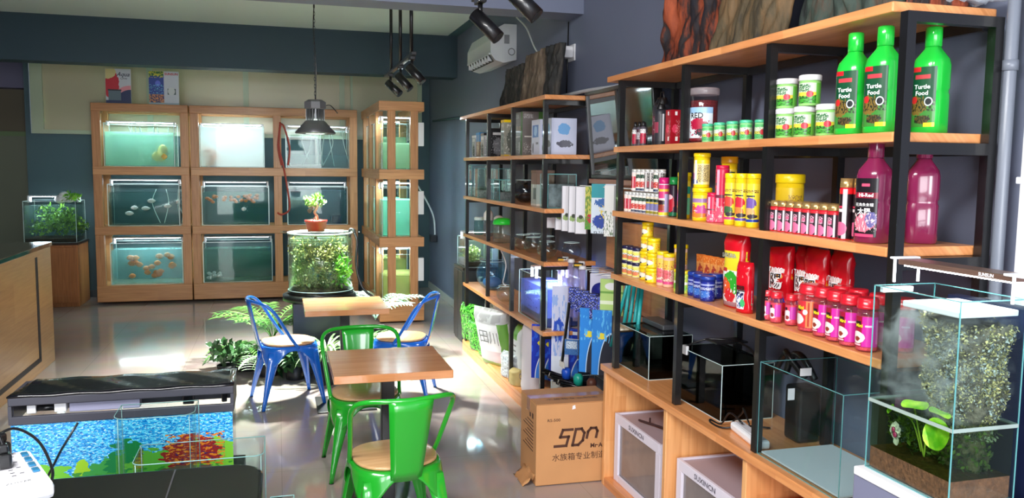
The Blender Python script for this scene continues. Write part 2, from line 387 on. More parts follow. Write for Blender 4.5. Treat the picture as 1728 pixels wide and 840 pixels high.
s = MB(); s.tube(smooth_path([(1.75, 11.2, 1.62), (1.9, 11.25, 1.4), (2.06, 11.3, 1.1), (2.09, 11.3, .86), (2.08, 11.3, .8)]), .012, 6)
o = tag(s.obj('cable', PIPEW), 'white cable hanging beside the tank rack on the far right wall, ending in a plug', 'cable')
s = MB(); s.box(2.02, 11.24, .72, 2.11, 11.36, .82, .01); s.obj('plug', DARKG, o)

# ------------------------------------------------------------------ air conditioner (profile in x,z swept along y)
ac = thing('air_conditioner', 'white split air conditioner mounted high on the right wall', 'air conditioner', (WX, 7.4, 2.7))
ACW = mat('ac_white', (214, 218, 222), .3)
prof = [(-.002, .345), (-.12, .345), (-.20, .30), (-.245, .2), (-.245, .08), (-.2, .02), (-.12, .0), (-.002, .03)]
s = MB(); a = [s.bm.verts.new((x, 0, z)) for x, z in prof]; b = [s.bm.verts.new((x, .95, z)) for x, z in prof]
s.bm.faces.new(a); s.bm.faces.new(list(reversed(b)))
for i in range(len(prof)): j = (i + 1) % len(prof); s.bm.faces.new((a[j], a[i], b[i], b[j]))
s.obj('body', ACW, ac)
s = MB(); s.quad((-.247, .03, .075), (-.247, .92, .075), (-.203, .92, .014), (-.203, .03, .014)); s.xform(Matrix.Translation((-.003, 0, -.003)))
s.obj('outlet', mat('ac_outlet_dark', (50, 54, 56), .5), ac)
for i in range(8): y = .08 + i * .11; MB().box(-.252, y, .02, -.2, y + .02, .072).obj('louver', ACW, ac)
s = MB(); s.box(-.255, .03, .07, -.235, .92, .085); s.obj('flap', ACW, ac)
s = MB(); s.quad((-.12, -.003, .17), (-.07, -.003, .17), (-.07, -.003, .25), (-.12, -.003, .25)); s.obj('rating_label', graphic('ac_label', (190, 194, 198), [('s', 0, 0, 1, 1, 26, .5, (40, 44, 50))]), ac)
s = MB(); s.tube([(-.05 + .03 * math.cos(t * PI / 6), -.004, .1 + .03 * math.sin(t * PI / 6)) for t in range(12)], .003, 5, True); s.obj('drain_ring', DARKG, ac)

# ------------------------------------------------------------------ pendant high-bay lamp
pl = thing('pendant_lamp', 'grey industrial high-bay lamp hanging on a chain above the round planted tank', 'lamp', (.32, 7.3, 2.0))
LG = mat('lamp_grey_metal', (120, 122, 124), .35, metal=.6)
MB().lathe([(.085, .02), (.0865, .03), (.165, .02), (.17, .03), (.085, .125), (.075, .13)], seg=36, cap=False).obj('shade', LG, pl)
s = MB()
for k in range(20):
    a = 2 * PI * k / 20; s.box(.045, -.003, .13, .078, .003, .225) if False else None
    c, q = math.cos(a), math.sin(a); p = lambda r, t: (r * c - t * q, r * q + t * c)
    s.sweep([p(.04, -.004), p(.078, -.004), p(.078, .004), p(.04, .004)], .128, .228)
s.lathe([(.045, .12), (.045, .23)], seg=20); s.obj('heat_sink', LG, pl)
s = MB(); s.lathe([(.08, .225), (.095, .232), (.095, .285), (.06, .305), (.0, .305)], seg=8, smooth=False); s.obj('driver_box', mat('lamp_cap_grey', (96, 98, 102), .45), pl)
s = MB(); s.lathe([(.0, .05), (.075, .05), (.075, .1)], seg=24); s.obj('light_emitter', emit('pendant_glow', (240, 255, 240), 22), pl)
s = MB()
for k in range(34):
    z = .31 + k * .03; w = .006
    pts = [(w * math.cos(t) if k % 2 else 0, 0 if k % 2 else w * math.cos(t), z + .018 + .02 * math.sin(t)) for t in [i * PI / 4 for i in range(8)]]
    s.tube(pts, .0022, 5, True)
s.obj('chain', mat('chain_metal', (70, 74, 78), .4, metal=.8), pl)
s = MB(); s.tube(smooth_path([(0.005, 0, .3), (.012, .0, .6), (-.008, 0, .9), (.01, 0, 1.2), (.03, 0, 1.3)]), .004, 6); s.tube(smooth_path([(.09, 0, .26), (.13, 0, .26), (.19, .05, .2)]), .004, 6)
s.obj('flex', BLACK, pl)
s = MB(); s.tube(smooth_path([(.34, 7.3, 3.31), (.45, 7.3, 3.28), (.62, 7.4, 3.3), (.7, 7.4, 3.27)]), .006, 6)
tag(s.obj('cable', DARKG), 'loose dark cable end at the ceiling above the pendant lamp', 'cable')

# ------------------------------------------------------------------ track lights
def track_light(loc, length, heads, rods, label):
    t = thing('track_light', label, 'lamp', loc)
    MB().box(-.018, 0, -.012, .018, length, .012, .003).obj('rail', BLACK, t)
    for y in rods: MB().cyl((0, y, .012), (0, y, CZ - loc[2]), .014, 12).obj('rod', BLACK, t)
    for y, az, tilt in heads:
        s = MB(); s.box(-.02, y - .05, -.04, .02, y + .05, -.012, .004); s.cyl((0, y, -.04), (0, y, -.1), .012, 10); s.obj('adapter', BLACK, t)
        d = Vector((math.sin(tilt) * math.cos(az), math.sin(tilt) * math.sin(az), -math.cos(tilt))); c = Vector((0, y, -.115))
        s = MB(); s.cyl(c - d * .04, c + d * .13, .036, 20); h = s.obj('lamp_head', BLACK, t)
        s = MB(); s.cyl(c + d * .1302, c + d * .1308, .03, 20); s.obj('lens', mat('dark_lens', (60, 62, 66), .15), h)
    return t
track_light((1.03, 6.45, 2.62), 1.75, [(.12, -.5, .75), (.75, -.5, .75), (1.4, -.6, .85)], [.15, .75, 1.35], 'black track with three spotlights hanging on three rods in the middle of the shop')
track_light((.955, 2.95, 2.575), 1.15, [(.42, -.5, .8), (1.03, -.6, .8)], [.2, 1.0], 'nearer black track light with two spotlights at the top of the picture')

# ================================================================== TANK RACK
RY = 11.2
def aquarium(label, x0, x1, y0, y1, z, h, fill=.82, wcol=(150, 205, 195), milky=.4, power=10, bar=True, edge=GEDGEW, group='fish tanks in the wooden rack', tint=(225, 245, 240), name='aquarium', sub=None, barh=.05):
    w = x1 - x0; d = y1 - y0; t = thing(name, label, 'fish tank', ((x0 + x1) / 2, (y0 + y1) / 2, z + .001), 0, group)
    a, b, th = w / 2, d / 2, .008
    s = MB(); s.box(-a, -b, 0, a, -b + th, h); s.box(-a, b - th, 0, a, b, h); s.box(-a, -b + th, 0, -a + th, b - th, h); s.box(a - th, -b + th, 0, a, b - th, h); s.box(-a + th, -b + th, 0, a - th, b - th, th)
    s.obj('glass', glass('tank_glass', (236, 248, 244)), t)
    e = .005 if w < .5 or name != 'aquarium' else .008
    s = MB()
    for X in (-a, a):
        for Y in (-b, b): s.box(X - e / 2, Y - e / 2, 0, X + e / 2, Y + e / 2, h)
    for zz in (0, h):
        s.box(-a, -b - e / 2, zz - e / 2 if zz else 0, a, -b + e / 2, zz + e / 2); s.box(-a, b - e / 2, zz if not zz else zz - e / 2, a, b + e / 2, zz + e / 2)
        s.box(-a - e / 2, -b, zz if not zz else zz - e / 2, -a + e / 2, b, zz + e / 2); s.box(a - e / 2, -b, zz if not zz else zz - e / 2, a + e / 2, b, zz + e / 2)
    s.obj('edge_line', edge, t)  # thin strips drawn for the highlights along the glass edges, not a sealant
    if fill:
        i = th + .002
        MB().box(-a + i, -b + i, i, a - i, b - i, h * fill).obj('water', glass('water_%d_%d_%d_%d' % (*wcol, int(milky * 100)), tint, .0, .03, milky, wcol), t)
    if bar:
        s = MB(); s.box(-a + .0, -.05, h + barh, a, .05, h + barh + .014, .004)
        for X in (-a + .012, a - .012): s.box(X - .01, -.06, h - .02, X + .01, -.045, h + barh); s.box(X - .01, .045, h - .02, X + .01, .06, h + barh)
        lb = s.obj('light_bar', WHITE, t)
        MB().box(-a + .04, -.035, h + barh - .004, a - .04, .035, h + barh + .0001).obj('led_strip', emit('led_%g' % power, (225, 245, 255), power), lb)
    if sub: MB().box(-a + .012, -b + .012, .011, a - .012, b - .012, sub[0]).obj('substrate', sub[1], t)
    return t
def rack(label, x0, x1, y0, y1, posts, group, base=.03, name='tank_rack'):
    """timber rack facing the camera; posts = front post left edges"""
    t = thing(name, label, 'rack', (x0, y0, 0), 0, group); w = x1 - x0; d = y1 - y0
    for px in posts:
        MB().box(px, .012, base, px + .1, .1, 2.42, .004).obj('post', PINEZ, t)
        MB().box(px, d - .1, base, px + .1, d, 2.42, .004).obj('post', PINEZ, t)
    for z0, z1 in ((base, .235), (.868, .972), (1.61, 1.715), (2.385, 2.485)):
        MB().box(0, 0, z0, w, .045, z1, .006).obj('rail', PINE, t)
        MB().box(0, d - .045, z0, w, d, z1, .006).obj('rail', PINE, t)
        for X in (0.0, w - .045): MB().box(X, .046, z0, X + .045, d - .046, z1, .004).obj('side_rail', PINEY, t)
    for z in (.215, .955, 1.70): MB().box(.046, .046, z, w - .046, d - .046, z + .016).obj('deck', PINE, t)
    return t
rack('left timber rack with three lit fish tanks stacked one above another', -2.17, -1.06, RY, RY + .6, [0, 1.01], 'timber tank racks')
rack('wide timber rack with two columns of fish tanks behind the round planted tank', -1.045, 1.03, RY, RY + .6, [0, 1.005, 1.975], 'timber tank racks')
# tanks, bottom to top
Y0, Y1 = RY + .1, RY + .5
aquarium('bottom tank of the left rack with a crowd of orange goldfish', -2.02, -1.18, Y0, Y1, .232, .52, .83, (150, 206, 204), .24, 40)
aquarium('middle tank of the left rack, dark water with white fish', -2.03, -1.2, Y0, Y1, .972, .52, .8, (24, 70, 64), .14, 26)
aquarium('top tank of the left rack, pale green water with a yellow fish', -2.05, -1.24, Y0, Y1, 1.717, .53, .8, (170, 226, 200), .38, 60, barh=.02)
aquarium('bottom left tank of the wide rack, murky green water with white pebbles', -.93, -.08, Y0, Y1, .232, .52, .82, (90, 140, 124), .4, 14)
aquarium('middle left tank of the wide rack with small orange fish near the surface', -.93, -.11, Y0, Y1, .972, .50, .84, (36, 96, 76), .2, 26)
aquarium('top left tank of the wide rack, glowing white with orange fish in the corner', -.94, -.16, Y0, Y1, 1.717, .53, .98, (250, 255, 255), .9, 120, barh=.02)
aquarium('middle right tank of the wide rack with a grey-blue back behind the bonsai', .13, .9, Y0, Y1, .972, .50, .9, (96, 128, 142), .3, 16)
aquarium('top right tank of the wide rack, half empty with white fittings', .12, .93, Y0, Y1, 1.717, .5, .35, (120, 160, 170), .25, 20)
aquarium('bottom right tank of the wide rack behind the round planted tank', .13, .9, Y0, Y1, .232, .50, .9, (96, 128, 142), .3, 5)
# wing of the rack that comes forward on the right
wg = thing('tank_rack', 'narrow timber rack wing coming forward beside the right wall', 'rack', (1.08, 9.2, 0), 0, 'timber tank racks')
for X, Y in ((.10, .02), (.35, .02), (.02, .5), (.02, 1.2), (.40, 1.2), (.02, 1.88)): MB().box(X, Y, .02, X + .085, Y + .085, 2.38, .004).obj('post', PINEZ, wg)
for z0, z1 in ((.02, .21), (.86, .966), (1.61, 1.72), (2.36, 2.464)):
    MB().box(0, 0, z0, .5, .02, z1, .004).obj('rail', PINE, wg); MB().box(0, .021, z0, .018, 1.98, z1, .003).obj('side_rail', PINEY, wg); MB().box(.482, .021, z0, .5, 1.98, z1, .003).obj('side_rail', PINEY, wg)
for z in (.2, .95, 1.70): MB().box(.02, .11, z, .48, 1.97, z + .016).obj('deck', PINEY, wg)
for i, (z, nm, c, mk, pw) in enumerate(((.217, 'bottom', (196, 200, 120), .5, 90), (.967, 'middle', (160, 240, 214), .6, 90), (1.717, 'top', (180, 220, 180), .5, 90))):
    aquarium('front %s tank of the rack wing beside the right wall' % nm, 1.13, 1.53, 9.35, 9.95, z, .54, .55 if i != 1 else .75, c, mk, pw, group='fish tanks in the rack wing')
    aquarium('rear %s tank of the rack wing, next to the wide rack' % nm, 1.13, 1.53, 10.15, 10.95, z, .54, .72, c, mk, pw * .7, group='fish tanks in the rack wing')
for i, (z, nm) in enumerate(((1.98, 'upper'), (1.22, 'middle'), (.47, 'lower'))):
    put('psu', lambda: tag(MB().box(-.0645, 0, 0, 0, .06, .26, .004).obj('power_supply', WHITE), '', 'power supply'), (1.5805, 9.222, z), 0, '%s white power supply on the front edge of the rack wing' % nm, 'white power supplies')
# fish
def fish_mesh(m, L=.05, H=.4, Wd=.22, name='goldfish'):
    s = MB(); rows = []
    for i in range(7):
        t = i / 6; r = math.sin(PI * min(1, t * .9 + .08)) ** .8
        rows.append([(L * (t - .5), L * Wd * r * math.cos(2 * PI * k / 8), L * H * r * math.sin(2 * PI * k / 8)) for k in range(8)])
    s.grid(rows, True)
    s.grid([[(L * .44, -.001, 0), (L * .44, .001, 0)], [(L * .85, -.001, L * .36), (L * .85, .001, L * .36)]]); s.grid([[(L * .44, -.001, 0), (L * .44, .001, 0)], [(L * .85, -.001, -L * .36), (L * .85, .001, -L * .36)]])
    s.grid([[(-L * .15, 0, L * H * .9), (-L * .15, .001, L * H * .9)], [(L * .15, 0, L * (H + .2)), (L * .15, .001, L * (H + .2))], [(L * .3, 0, L * H * .6), (L * .3, .001, L * H * .6)]])
    return tag(s.obj(name, m), 'fish', 'fish')
ORG = mat('orange_fish', (240, 130, 40), .3); WHF = mat('white_fish', (250, 250, 250), .3); YEL = mat('yellow_fish', (250, 206, 90), .3)
def school(key, m, n, box, label, group, L=.05, seed=1, H=.4):
    rnd = random.Random(seed); x0, x1, y, z0, z1 = box
    for i in range(n):
        x = rnd.uniform(x0, x1); z = rnd.uniform(z0, z1); zr = rnd.uniform(-.6, .6) + (PI if rnd.random() < .5 else 0)
        put(key, lambda: fish_mesh(m, L, H), (x, y + rnd.uniform(.0, .04), z), zr, label, group)
FYF = Y0 + .035
school('of1', ORG, 24, (-1.82, -1.3, FYF, .33, .60), 'small orange goldfish in the bottom tank of the left rack', 'goldfish in the bottom left tank', .085, 3)
school('of2', ORG, 34, (-.88, -.25, FYF, 1.27, 1.36), 'tiny orange fish near the surface in the middle left tank of the wide rack', 'orange fish shoal', .05, 5)
school('of3', ORG, 9, (-.9, -.66, FYF, 1.75, 1.95), 'orange fish in the corner of the glowing white tank', 'orange fish in the white tank', .08, 8)
school('yf', YEL, 3, (-1.46, -1.3, FYF, 1.78, 1.95), 'yellow fish in the top tank of the left rack', 'yellow fish', .13, 9, .5)
school('of4', mat('pale_orange_fish', (214, 140, 100), .3), 2, (.35, .6, FYF, 1.15, 1.2), 'pale orange disc-shaped fish behind the bonsai', 'disc fish', .06, 4, .6)
for i, (x, z) in enumerate(((-1.79, 1.13), (-1.60, 1.19), (-1.53, 1.285), (-1.34, 1.22), (-1.73, 1.2), (-.42, 1.18), (-1.22, 1.27))):
    put('wf', lambda: fish_mesh(WHF, .1, .28, .2, 'white_fish'), (x, FYF, z), .2 * i, ['lowest white fish in the middle tank of the left rack', 'white fish in the centre of the middle tank of the left rack', 'highest white fish in the middle tank of the left rack', 'white fish near the right of the middle tank of the left rack', 'white fish behind the lowest one in the left rack', 'single white fish below the orange shoal in the wide rack', 'white fish at the right edge of the middle tank of the left rack'][i], 'white fish')
# fittings in tanks
s = MB(); s.tube(smooth_path([(.05, 11.16, 2.3), (.03, 11.13, 2.0), (.08, 11.14, 1.75), (.12, 11.1, 1.5), (.15, 11.12, 1.2), (.06, 11.1, 1.12), (.0, 11.12, 1.14)]), .012); s.tube(smooth_path([(.06, 11.18, 1.75), (.02, 11.16, 2.0), (.07, 11.14, 2.28), (.16, 11.14, 2.0), (.14, 11.15, 1.75)]), .012)
tag(s.obj('hose', mat('orange_red_hose', (176, 64, 46), .35)), 'orange-red hose hanging in loops down the middle post of the wide rack', 'hose')
s = MB(); s.box(.7, 11.33, .99, .82, 11.41, 1.1, .01); tag(s.obj('filter_pump', DARKG), 'dark submersible filter in the tank behind the bonsai', 'pump')
rnd = random.Random(4)
for i in range(16):
    put('peb', lambda: tag(MB().ball((0, 0, .02), .03, .025, .02, 8, 5).obj('pebble', WHITE), '', 'pebble'), (-.88 + rnd.random() * .16, Y0 + .03 + rnd.random() * .03, .245 + rnd.random() * .09), rnd.random() * 6, 'white pebble in the corner of the bottom left tank of the wide rack', 'white pebbles in the tank')
def air_tubes(x, y, z, h, n, label, seed):
    rnd = random.Random(seed); s = MB()
    for i in range(n):
        a = x + rnd.uniform(-.28, .28); s.tube(smooth_path([(a, y, z + h), (a + rnd.uniform(-.05, .05), y, z + h * .6), (a + rnd.uniform(-.12, .12), y, z + .02)]), .005, 5)
    tag(s.obj('air_tubing', mat('clear_white_tube', (220, 240, 235), .3)), label, 'tubing')
air_tubes(-1.5, Y0 + .06, 1.73, .48, 8, 'white air tubing inside the top tank of the left rack', 3)
air_tubes(.6, Y0 + .1, 1.73, .5, 8, 'white tubing inside the top right tank of the wide rack', 5)
air_tubes(-1.35, Y0 + .12, .98, .45, 5, 'air tubing inside the middle tank of the left rack', 6)
s = MB(); s.box(-.0, 0, 0, .42, .12, .04, .01); s.box(.33, .02, .04, .37, .06, .4, .008); s.box(.0, .02, .36, .33, .05, .4, .008)
tag(s.obj('filter_tray', WHITE, None, (.16, Y0 + .12, 1.73)), 'white plastic tray and bracket in the top right tank of the wide rack', 'tray')
# posters standing on the left rack
def poster(label, x, w, h, m, y=11.24, cat='poster', name='poster'):
    t = thing(name, label, cat, (x, y, 2.486))
    s = MB(); s.box(0, 0, 0, w, .02, h, .002); s.obj('board', mat('board_edge', (200, 200, 196), .5), t)
    s = MB(); s.quad((.003, -.0012, .003), (w - .003, -.0012, .003), (w - .003, -.0012, h - .003), (.003, -.0012, h - .003)); return t, s.obj('print', m, t)
t, p = poster('cardboard standee with a red splash and a grey tank on top of the left rack', -2.0, .29, .42, graphic('poster_red', (206, 210, 218), [('e', .2, .55, .35, .38, (200, 30, 50), .35), ('e', .0, .9, .42, .2, (214, 200, 140), .1), ('e', 1.0, .1, .72, .42, (232, 150, 160)), ('e', 1.02, .02, .62, .38, (30, 44, 92)), ('r', 0, 0, 1, .08, (30, 44, 92)), ('r', .1, .08, .6, .38, (96, 116, 128)), ('r', .08, .36, .62, .4, (40, 44, 52))]))
s = MB(); text(s, 'Aqua', .07, on_plane((.2, -.003, .35), (1, 0, 0), (0, 0, 1)), shear=.4, bold=.01); text(s, 'CFW', .035, on_plane((.21, -.003, .3), (1, 0, 0), (0, 0, 1))); s.obj('lettering', mat('print_navy', (20, 26, 60), .5), p)
t, p = poster('cardboard standee showing a blue reef tank and white filters on the left rack', -1.51, .35, .41, graphic('poster_blue', (206, 212, 222), [('r', 0, 0, .5, 1, (20, 60, 150)), ('r', 0, .85, .5, 1, (40, 110, 50)), ('s', 0, .8, .5, 1, 16, .5, (200, 200, 60)), ('r', 0, .05, .5, .3, (30, 40, 90)), ('s', 0, 0, .5, .3, 20, .5, (214, 140, 80)), ('e', .3, .63, .09, .09, (90, 110, 220)), ('s', 0, .3, .5, .6, 24, .58, (110, 200, 230)), ('r', .62, .3, .9, .48, (60, 84, 84)), ('e', .75, .4, .12, .12, (214, 220, 222)), ('r', 0, 0, 1, .05, (160, 190, 200))]))
s = MB(); text(s, 'SUNSUN', .04, on_plane((.263, -.003, .375), (1, 0, 0), (0, 0, 1)), bold=.02); s.obj('lettering', mat('print_red', (206, 24, 40), .5), p)

# ================================================================== LEFT SIDE
# counter
ct = thing('sales_counter', 'long light wood sales counter with a black inlay line on the left', 'counter', (-2.6, 3.4, 0))
MB().box(0, 0, 0, .67, 4.7, 1.02, .003).obj('body', COUNTERW, ct)
MB().box(-.02, -.02, 1.021, .68, 4.72, 1.056, .004).obj('worktop', mat('dark_green_glass_top', (22, 34, 26), .06, coat=1), ct)
s = MB(); s.box(.668, 4.2, .12, .674, 4.26, .97); s.box(.668, .1, .09, .674, 4.26, .13); s.obj('inlay', mat('black_inlay', (34, 26, 30), .5), ct)
# cabinet with small planted tank
cb = thing('tank_cabinet', 'brown wooden cabinet under the small planted tank by the back wall', 'cabinet', (-2.95, 11.1, 0))
MB().box(0, .02, 0, .6, .6, .76, .004).obj('body', CABW, cb)
d = MB().box(.02, 0, .05, .58, .019, .73, .004).obj('door', CABW, cb)
s = MB(); s.box(.09, -.006, .13, .51, 0, .14); s.box(.09, -.006, .64, .51, 0, .65); s.box(.09, -.006, .14, .1, 0, .64); s.box(.5, -.006, .14, .51, 0, .64); s.obj('moulding', CABW, d)
MB().box(-.01, -.01, .761, .61, .61, .785, .003).obj('top_board', mat('dark_top_board', (54, 42, 34), .3), cb)
def leaf_blob(s, c, rx, ry, rz, n, size, seed, shape=2.2):
    rnd = random.Random(seed)
    for i in range(n):
        th = rnd.uniform(0, 2 * PI); u = rnd.uniform(-1, 1); rr = rnd.random() ** .33; q = math.sqrt(1 - u * u)
        p = Vector((c[0] + rx * rr * q * math.cos(th), c[1] + ry * rr * q * math.sin(th), c[2] + rz * rr * u))
        d = Vector((rnd.gauss(0, 1), rnd.gauss(0, 1), rnd.gauss(.5, 1))).normalized(); w = d.cross(Vector((rnd.gauss(0, 1), rnd.gauss(0, 1), rnd.gauss(0, 1)))).normalized()
        L = size * rnd.uniform(.6, 1.4); k = L / shape
        s.quad(p, p + d * L * .5 + w * k * .5, p + d * L, p + d * L * .5 - w * k * .5)
    return s
def green(name, a, b, sc=9): 
    if name in MATS: return MATS[name]
    m, nt, bs = newmat(name); N = nt.nodes; L = nt.links
    tc = N.new('ShaderNodeTexCoord'); nz = N.new('ShaderNodeTexNoise'); nz.inputs['Scale'].default_value = sc; nz.inputs['Detail'].default_value = 3; L.new(tc.outputs['Object'], nz.inputs['Vector'])
    r = N.new('ShaderNodeValToRGB'); r.color_ramp.elements[0].position = .35; r.color_ramp.elements[1].position = .65; r.color_ramp.elements[0].color = (*s2l(a), 1); r.color_ramp.elements[1].color = (*s2l(b), 1)
    L.new(nz.outputs['Fac'], r.inputs['Fac']); L.new(r.outputs['Color'], bs.inputs['Base Color']); bs.inputs['Roughness'].default_value = .5
    MATS[name] = m; return m
GR1 = green('aquatic_green', (40, 84, 24), (140, 190, 60)); GR2 = green('bright_leaf_green', (60, 150, 30), (150, 220, 70)); GR3 = green('olive_moss', (44, 42, 18), (118, 112, 46), 14); GRD = green('dark_foliage', (20, 50, 24), (50, 100, 44)); SOIL = mat('dark_soil', (60, 40, 26), .9, bump=.6, bscale=60, var=.5, vscale=40)
BRS = green('brown_roots', (70, 50, 24), (130, 104, 50), 20)
tk = aquarium('small planted tank full of bright green plants on the brown cabinet by the back wall', -2.93, -2.36, 11.13, 11.63, .786, .5, .88, (190, 225, 215), .07, 40, group=None, name='planted_aquarium', sub=(.05, SOIL))
s = MB()
for i in range(9): leaf_blob(s, (-2.8 + i * .05, 11.32 + .08 * (i % 3), .95 + .06 * ((i * 7) % 4)), .12, .14, .1, 110, .05, i)
tag(s.obj('aquarium_plants', GR1), 'dense green water plants in the small tank on the brown cabinet', 'plants', None, 'stuff')
s = MB(); leaf_blob(s, (-2.44, 11.3, 1.33), .1, .1, .05, 120, .05, 5); tag(s.obj('emergent_plant', GR2), 'leaves growing out of the top of the small tank on the brown cabinet', 'plant')
s = MB()
for k, (dx, dz) in enumerate(((0, 0), (.09, .01), (.05, .05))): s.ball((-2.57 + dx, 11.35, 1.3 + dz), .07, .07, .05)
tag(s.obj('white_rock', WHITE), 'white rock breaking the surface of the small tank on the brown cabinet', 'rock')

# ================================================================== SHELVING
def side_frame(t, y, x0, x1, z0, z1, r=.015):
    s = MB(); s.box(x0, y - r, z0, x0 + 2 * r, y + r, z1); s.box(x1 - 2 * r, y - r, z0, x1, y + r, z1)
    s.box(x0 + 2 * r, y - r, z1 - 2 * r, x1 - 2 * r, y + r, z1); s.obj('side_frame', BLACK, t)
nb = thing('shelving_unit', 'near tall shelving of black steel frames and wooden boards filled with fish food', 'shelves', (1.72, 1.96, .685))
NZ = [1.193, 1.53, 1.867, 2.239]; NP = [.055, .74, 1.40, 2.11]
for z in NZ: MB().box(-.012 if z > 2 else 0, .075 if z < 2 else .09, z - .03 - .685, .335 if z < 2 else .36, 2.16 if z < 2 else 2.24, z - .685, .004).obj('shelf', SHELF, nb)
side_frame(nb, NP[0], 0, .34, .0005, 1.52)
for z in (1.193, 1.53, 1.867): MB().box(.03, NP[0] - .015, z - .715 - .035, .31, NP[0] + .015, z - .715).obj('cross_bar', BLACK, nb)
for lo, hi in ((.0, NZ[0] - .715), (NZ[0] - .685, NZ[1] - .715), (NZ[1] - .685, NZ[2] - .715), (NZ[2] - .685, NZ[3] - .715)):
    for y in NP[1:]: side_frame(nb, y, .005, .34, lo + .0005, hi - .0005)
for z in NZ: MB().box(.32, .10, z - .03 - .035 - .685, .34, 2.09, z - .031 - .685).obj('back_rail', BLACK, nb)
# base cabinet
bc = thing('base_cabinet', 'long low wooden cabinet under the near shelving with open compartments', 'cabinet', (1.72, 1.88, 0))
MB().box(-.02, 0, .648, .38, 2.31, .683, .004).obj('worktop', SHELF, bc)
for y in (0.0, .85, 1.535, 2.275): MB().box(0, y, .0, .375, y + .03, .647, .003).obj('divider' if 0 < y < 2 else 'side_panel', SHELFZ, bc)
for y0, y1 in ((.031, .849), (.881, 1.534), (1.566, 2.274)): MB().box(.002, y0, .02, .372, y1, .045).obj('bottom_board', SHELF, bc); MB().box(.002, y0, 0, .02, y1, .0199).obj('plinth', SHELF, bc)
MB().box(.3755, 0, 0, .385, 2.305, .647).obj('back_panel', SHELFZ, bc)
# far shelving
fb = thing('shelving_unit', 'far tall shelving of black steel and wooden boards holding jars, boxes and fish bowls', 'shelves', (1.70, 5.22, 0))
FZ = [.10, .655, 1.127, 1.483, 1.842, 2.23]; FP = [.07, .85, 1.60, 2.42]
for z in FZ: MB().box(-.01 if z > 2 else 0, 0, z - .03, .37, 2.5 + (.12 if z > 2 else 0), z, .004).obj('shelf', SHELF, fb)
s = MB().box(.0, 0, .0, .03, 2.5, .069); s.obj('plinth', SHELF, fb)
for i in range(5):
    for y in FP: side_frame(fb, y, .005, .36, FZ[i] + .0005, FZ[i + 1] - .0305)
for z in FZ[1:]: MB().box(.34, .1, z - .06, .36, 2.4, z - .031).obj('back_rail', BLACK, fb)

# ------------------------------------------------------------------ product kinds
def rr(h0, h1, r): return [(r * .94, h0), (r, h0 + r * .06), (r, h1 - r * .06), (r * .94, h1)]
CLEARP = glass('clear_plastic', (250, 246, 244), .05, .05)
PINKP = glass('pink_clear_plastic', (255, 205, 208), .05, .05, .12, (250, 160, 170))
def tub(name, r, h, body, lidm, lab=None, lidh=.018, half=1.5, taper=1.0, cat='tub', letters=None, seg=28, lipr=1.06, lz=(.1, .9)):
    t = thing(name, '', cat)
    hb = h - lidh
    MB().lathe([(r * .9 * taper, 0), (r * .94 * taper, .002), (r * .94, hb)], seg=seg).obj('body', body, t)
    MB().lathe([(r * .98 * lipr / 1.06, hb + .0004), (r * lipr / 1.06, hb + .002), (r * lipr / 1.06, h - .003), (r * .92, h)], seg=seg).obj('lid', lidm, t)
    if lab: l = wrap(lab, r * .942 * (1 + (taper - 1) * .4), hb * lz[0], hb * lz[1], half, parent=t)
    if letters and lab:
        s = MB()
        for st, sz, u, v, bd in letters: f = on_cyl(r * .95, 0); text(s, st, sz, lambda a, b_, f=f, u=u, v=v: f(a + u, b_ + v), bold=bd)
        s.obj('lettering', letters_mat[0], l)
    return t
letters_mat = [None]
WHT = mat('white_print', (250, 250, 250), .4); BLK = mat('black_print', (20, 18, 20), .4); REDP = mat('red_print', (200, 20, 40), .4); YELP = mat('yellow_print', (250, 226, 40), .4)
GREENB = mat('bright_green_plastic', (30, 190, 60), .22, coat=.5); PURP = mat('wine_plastic', (122, 30, 70), .2, coat=.6)
def big_bottle(name, body, lab, texts, cat='bottle', label_side=1):
    t = thing(name, '', cat); r = .047; n = 4.5; ry = 1.0
    P = [(.043, 0), (.047, .004), (.047, .118), (.0445, .124), (.0445, .132), (.047, .138), (.047, .208), (.043, .226), (.022, .256), (.021, .262)]
    s = MB().lathe(P, seg=40, n=3.2); s.obj('bottle_body', body, t)
    MB().lathe([(.0215, .2625), (.024, .264), (.024, .318), (.021, .322)], seg=28).obj('cap', body, t)
    l = wrap(lab, .0472, .02, .2, .80, parent=t, n=3.2, seg=20)
    for m, items in texts:
        s = MB()
        for st, sz, u, v, bd in items: f = on_cyl(.0475, 0, n=3.2, off=.0012); text(s, st, sz, lambda a, b_, f=f, u=u, v=v: f(a + u, b_ + v), bold=bd)
        s.obj('lettering', m, l)
    return t
TFL = graphic('turtle_food_label', (10, 74, 44), [('r', 0, 0, 1, .42, (60, 130, 50)), ('e', .3, .36, .42, .16, (120, 96, 40), .5), ('s', 0, .26, 1, .48, 18, .52, (34, 40, 26)), ('e', .76, .42, .15, .075, (210, 220, 220)), ('e', .76, .42, .11, .055, (20, 26, 30)), ('e', .2, .45, .12, .06, (200, 40, 40)), ('e', .55, .12, .3, .07, (90, 70, 36), .4), ('s', .25, .06, .85, .19, 22, .5, (34, 40, 26)), ('r', .0, .92, .42, 1, (206, 30, 40)), ('r', .2, .8, .8, .87, (196, 60, 70)), ('r', .62, .0, 1, .07, (236, 220, 40))])
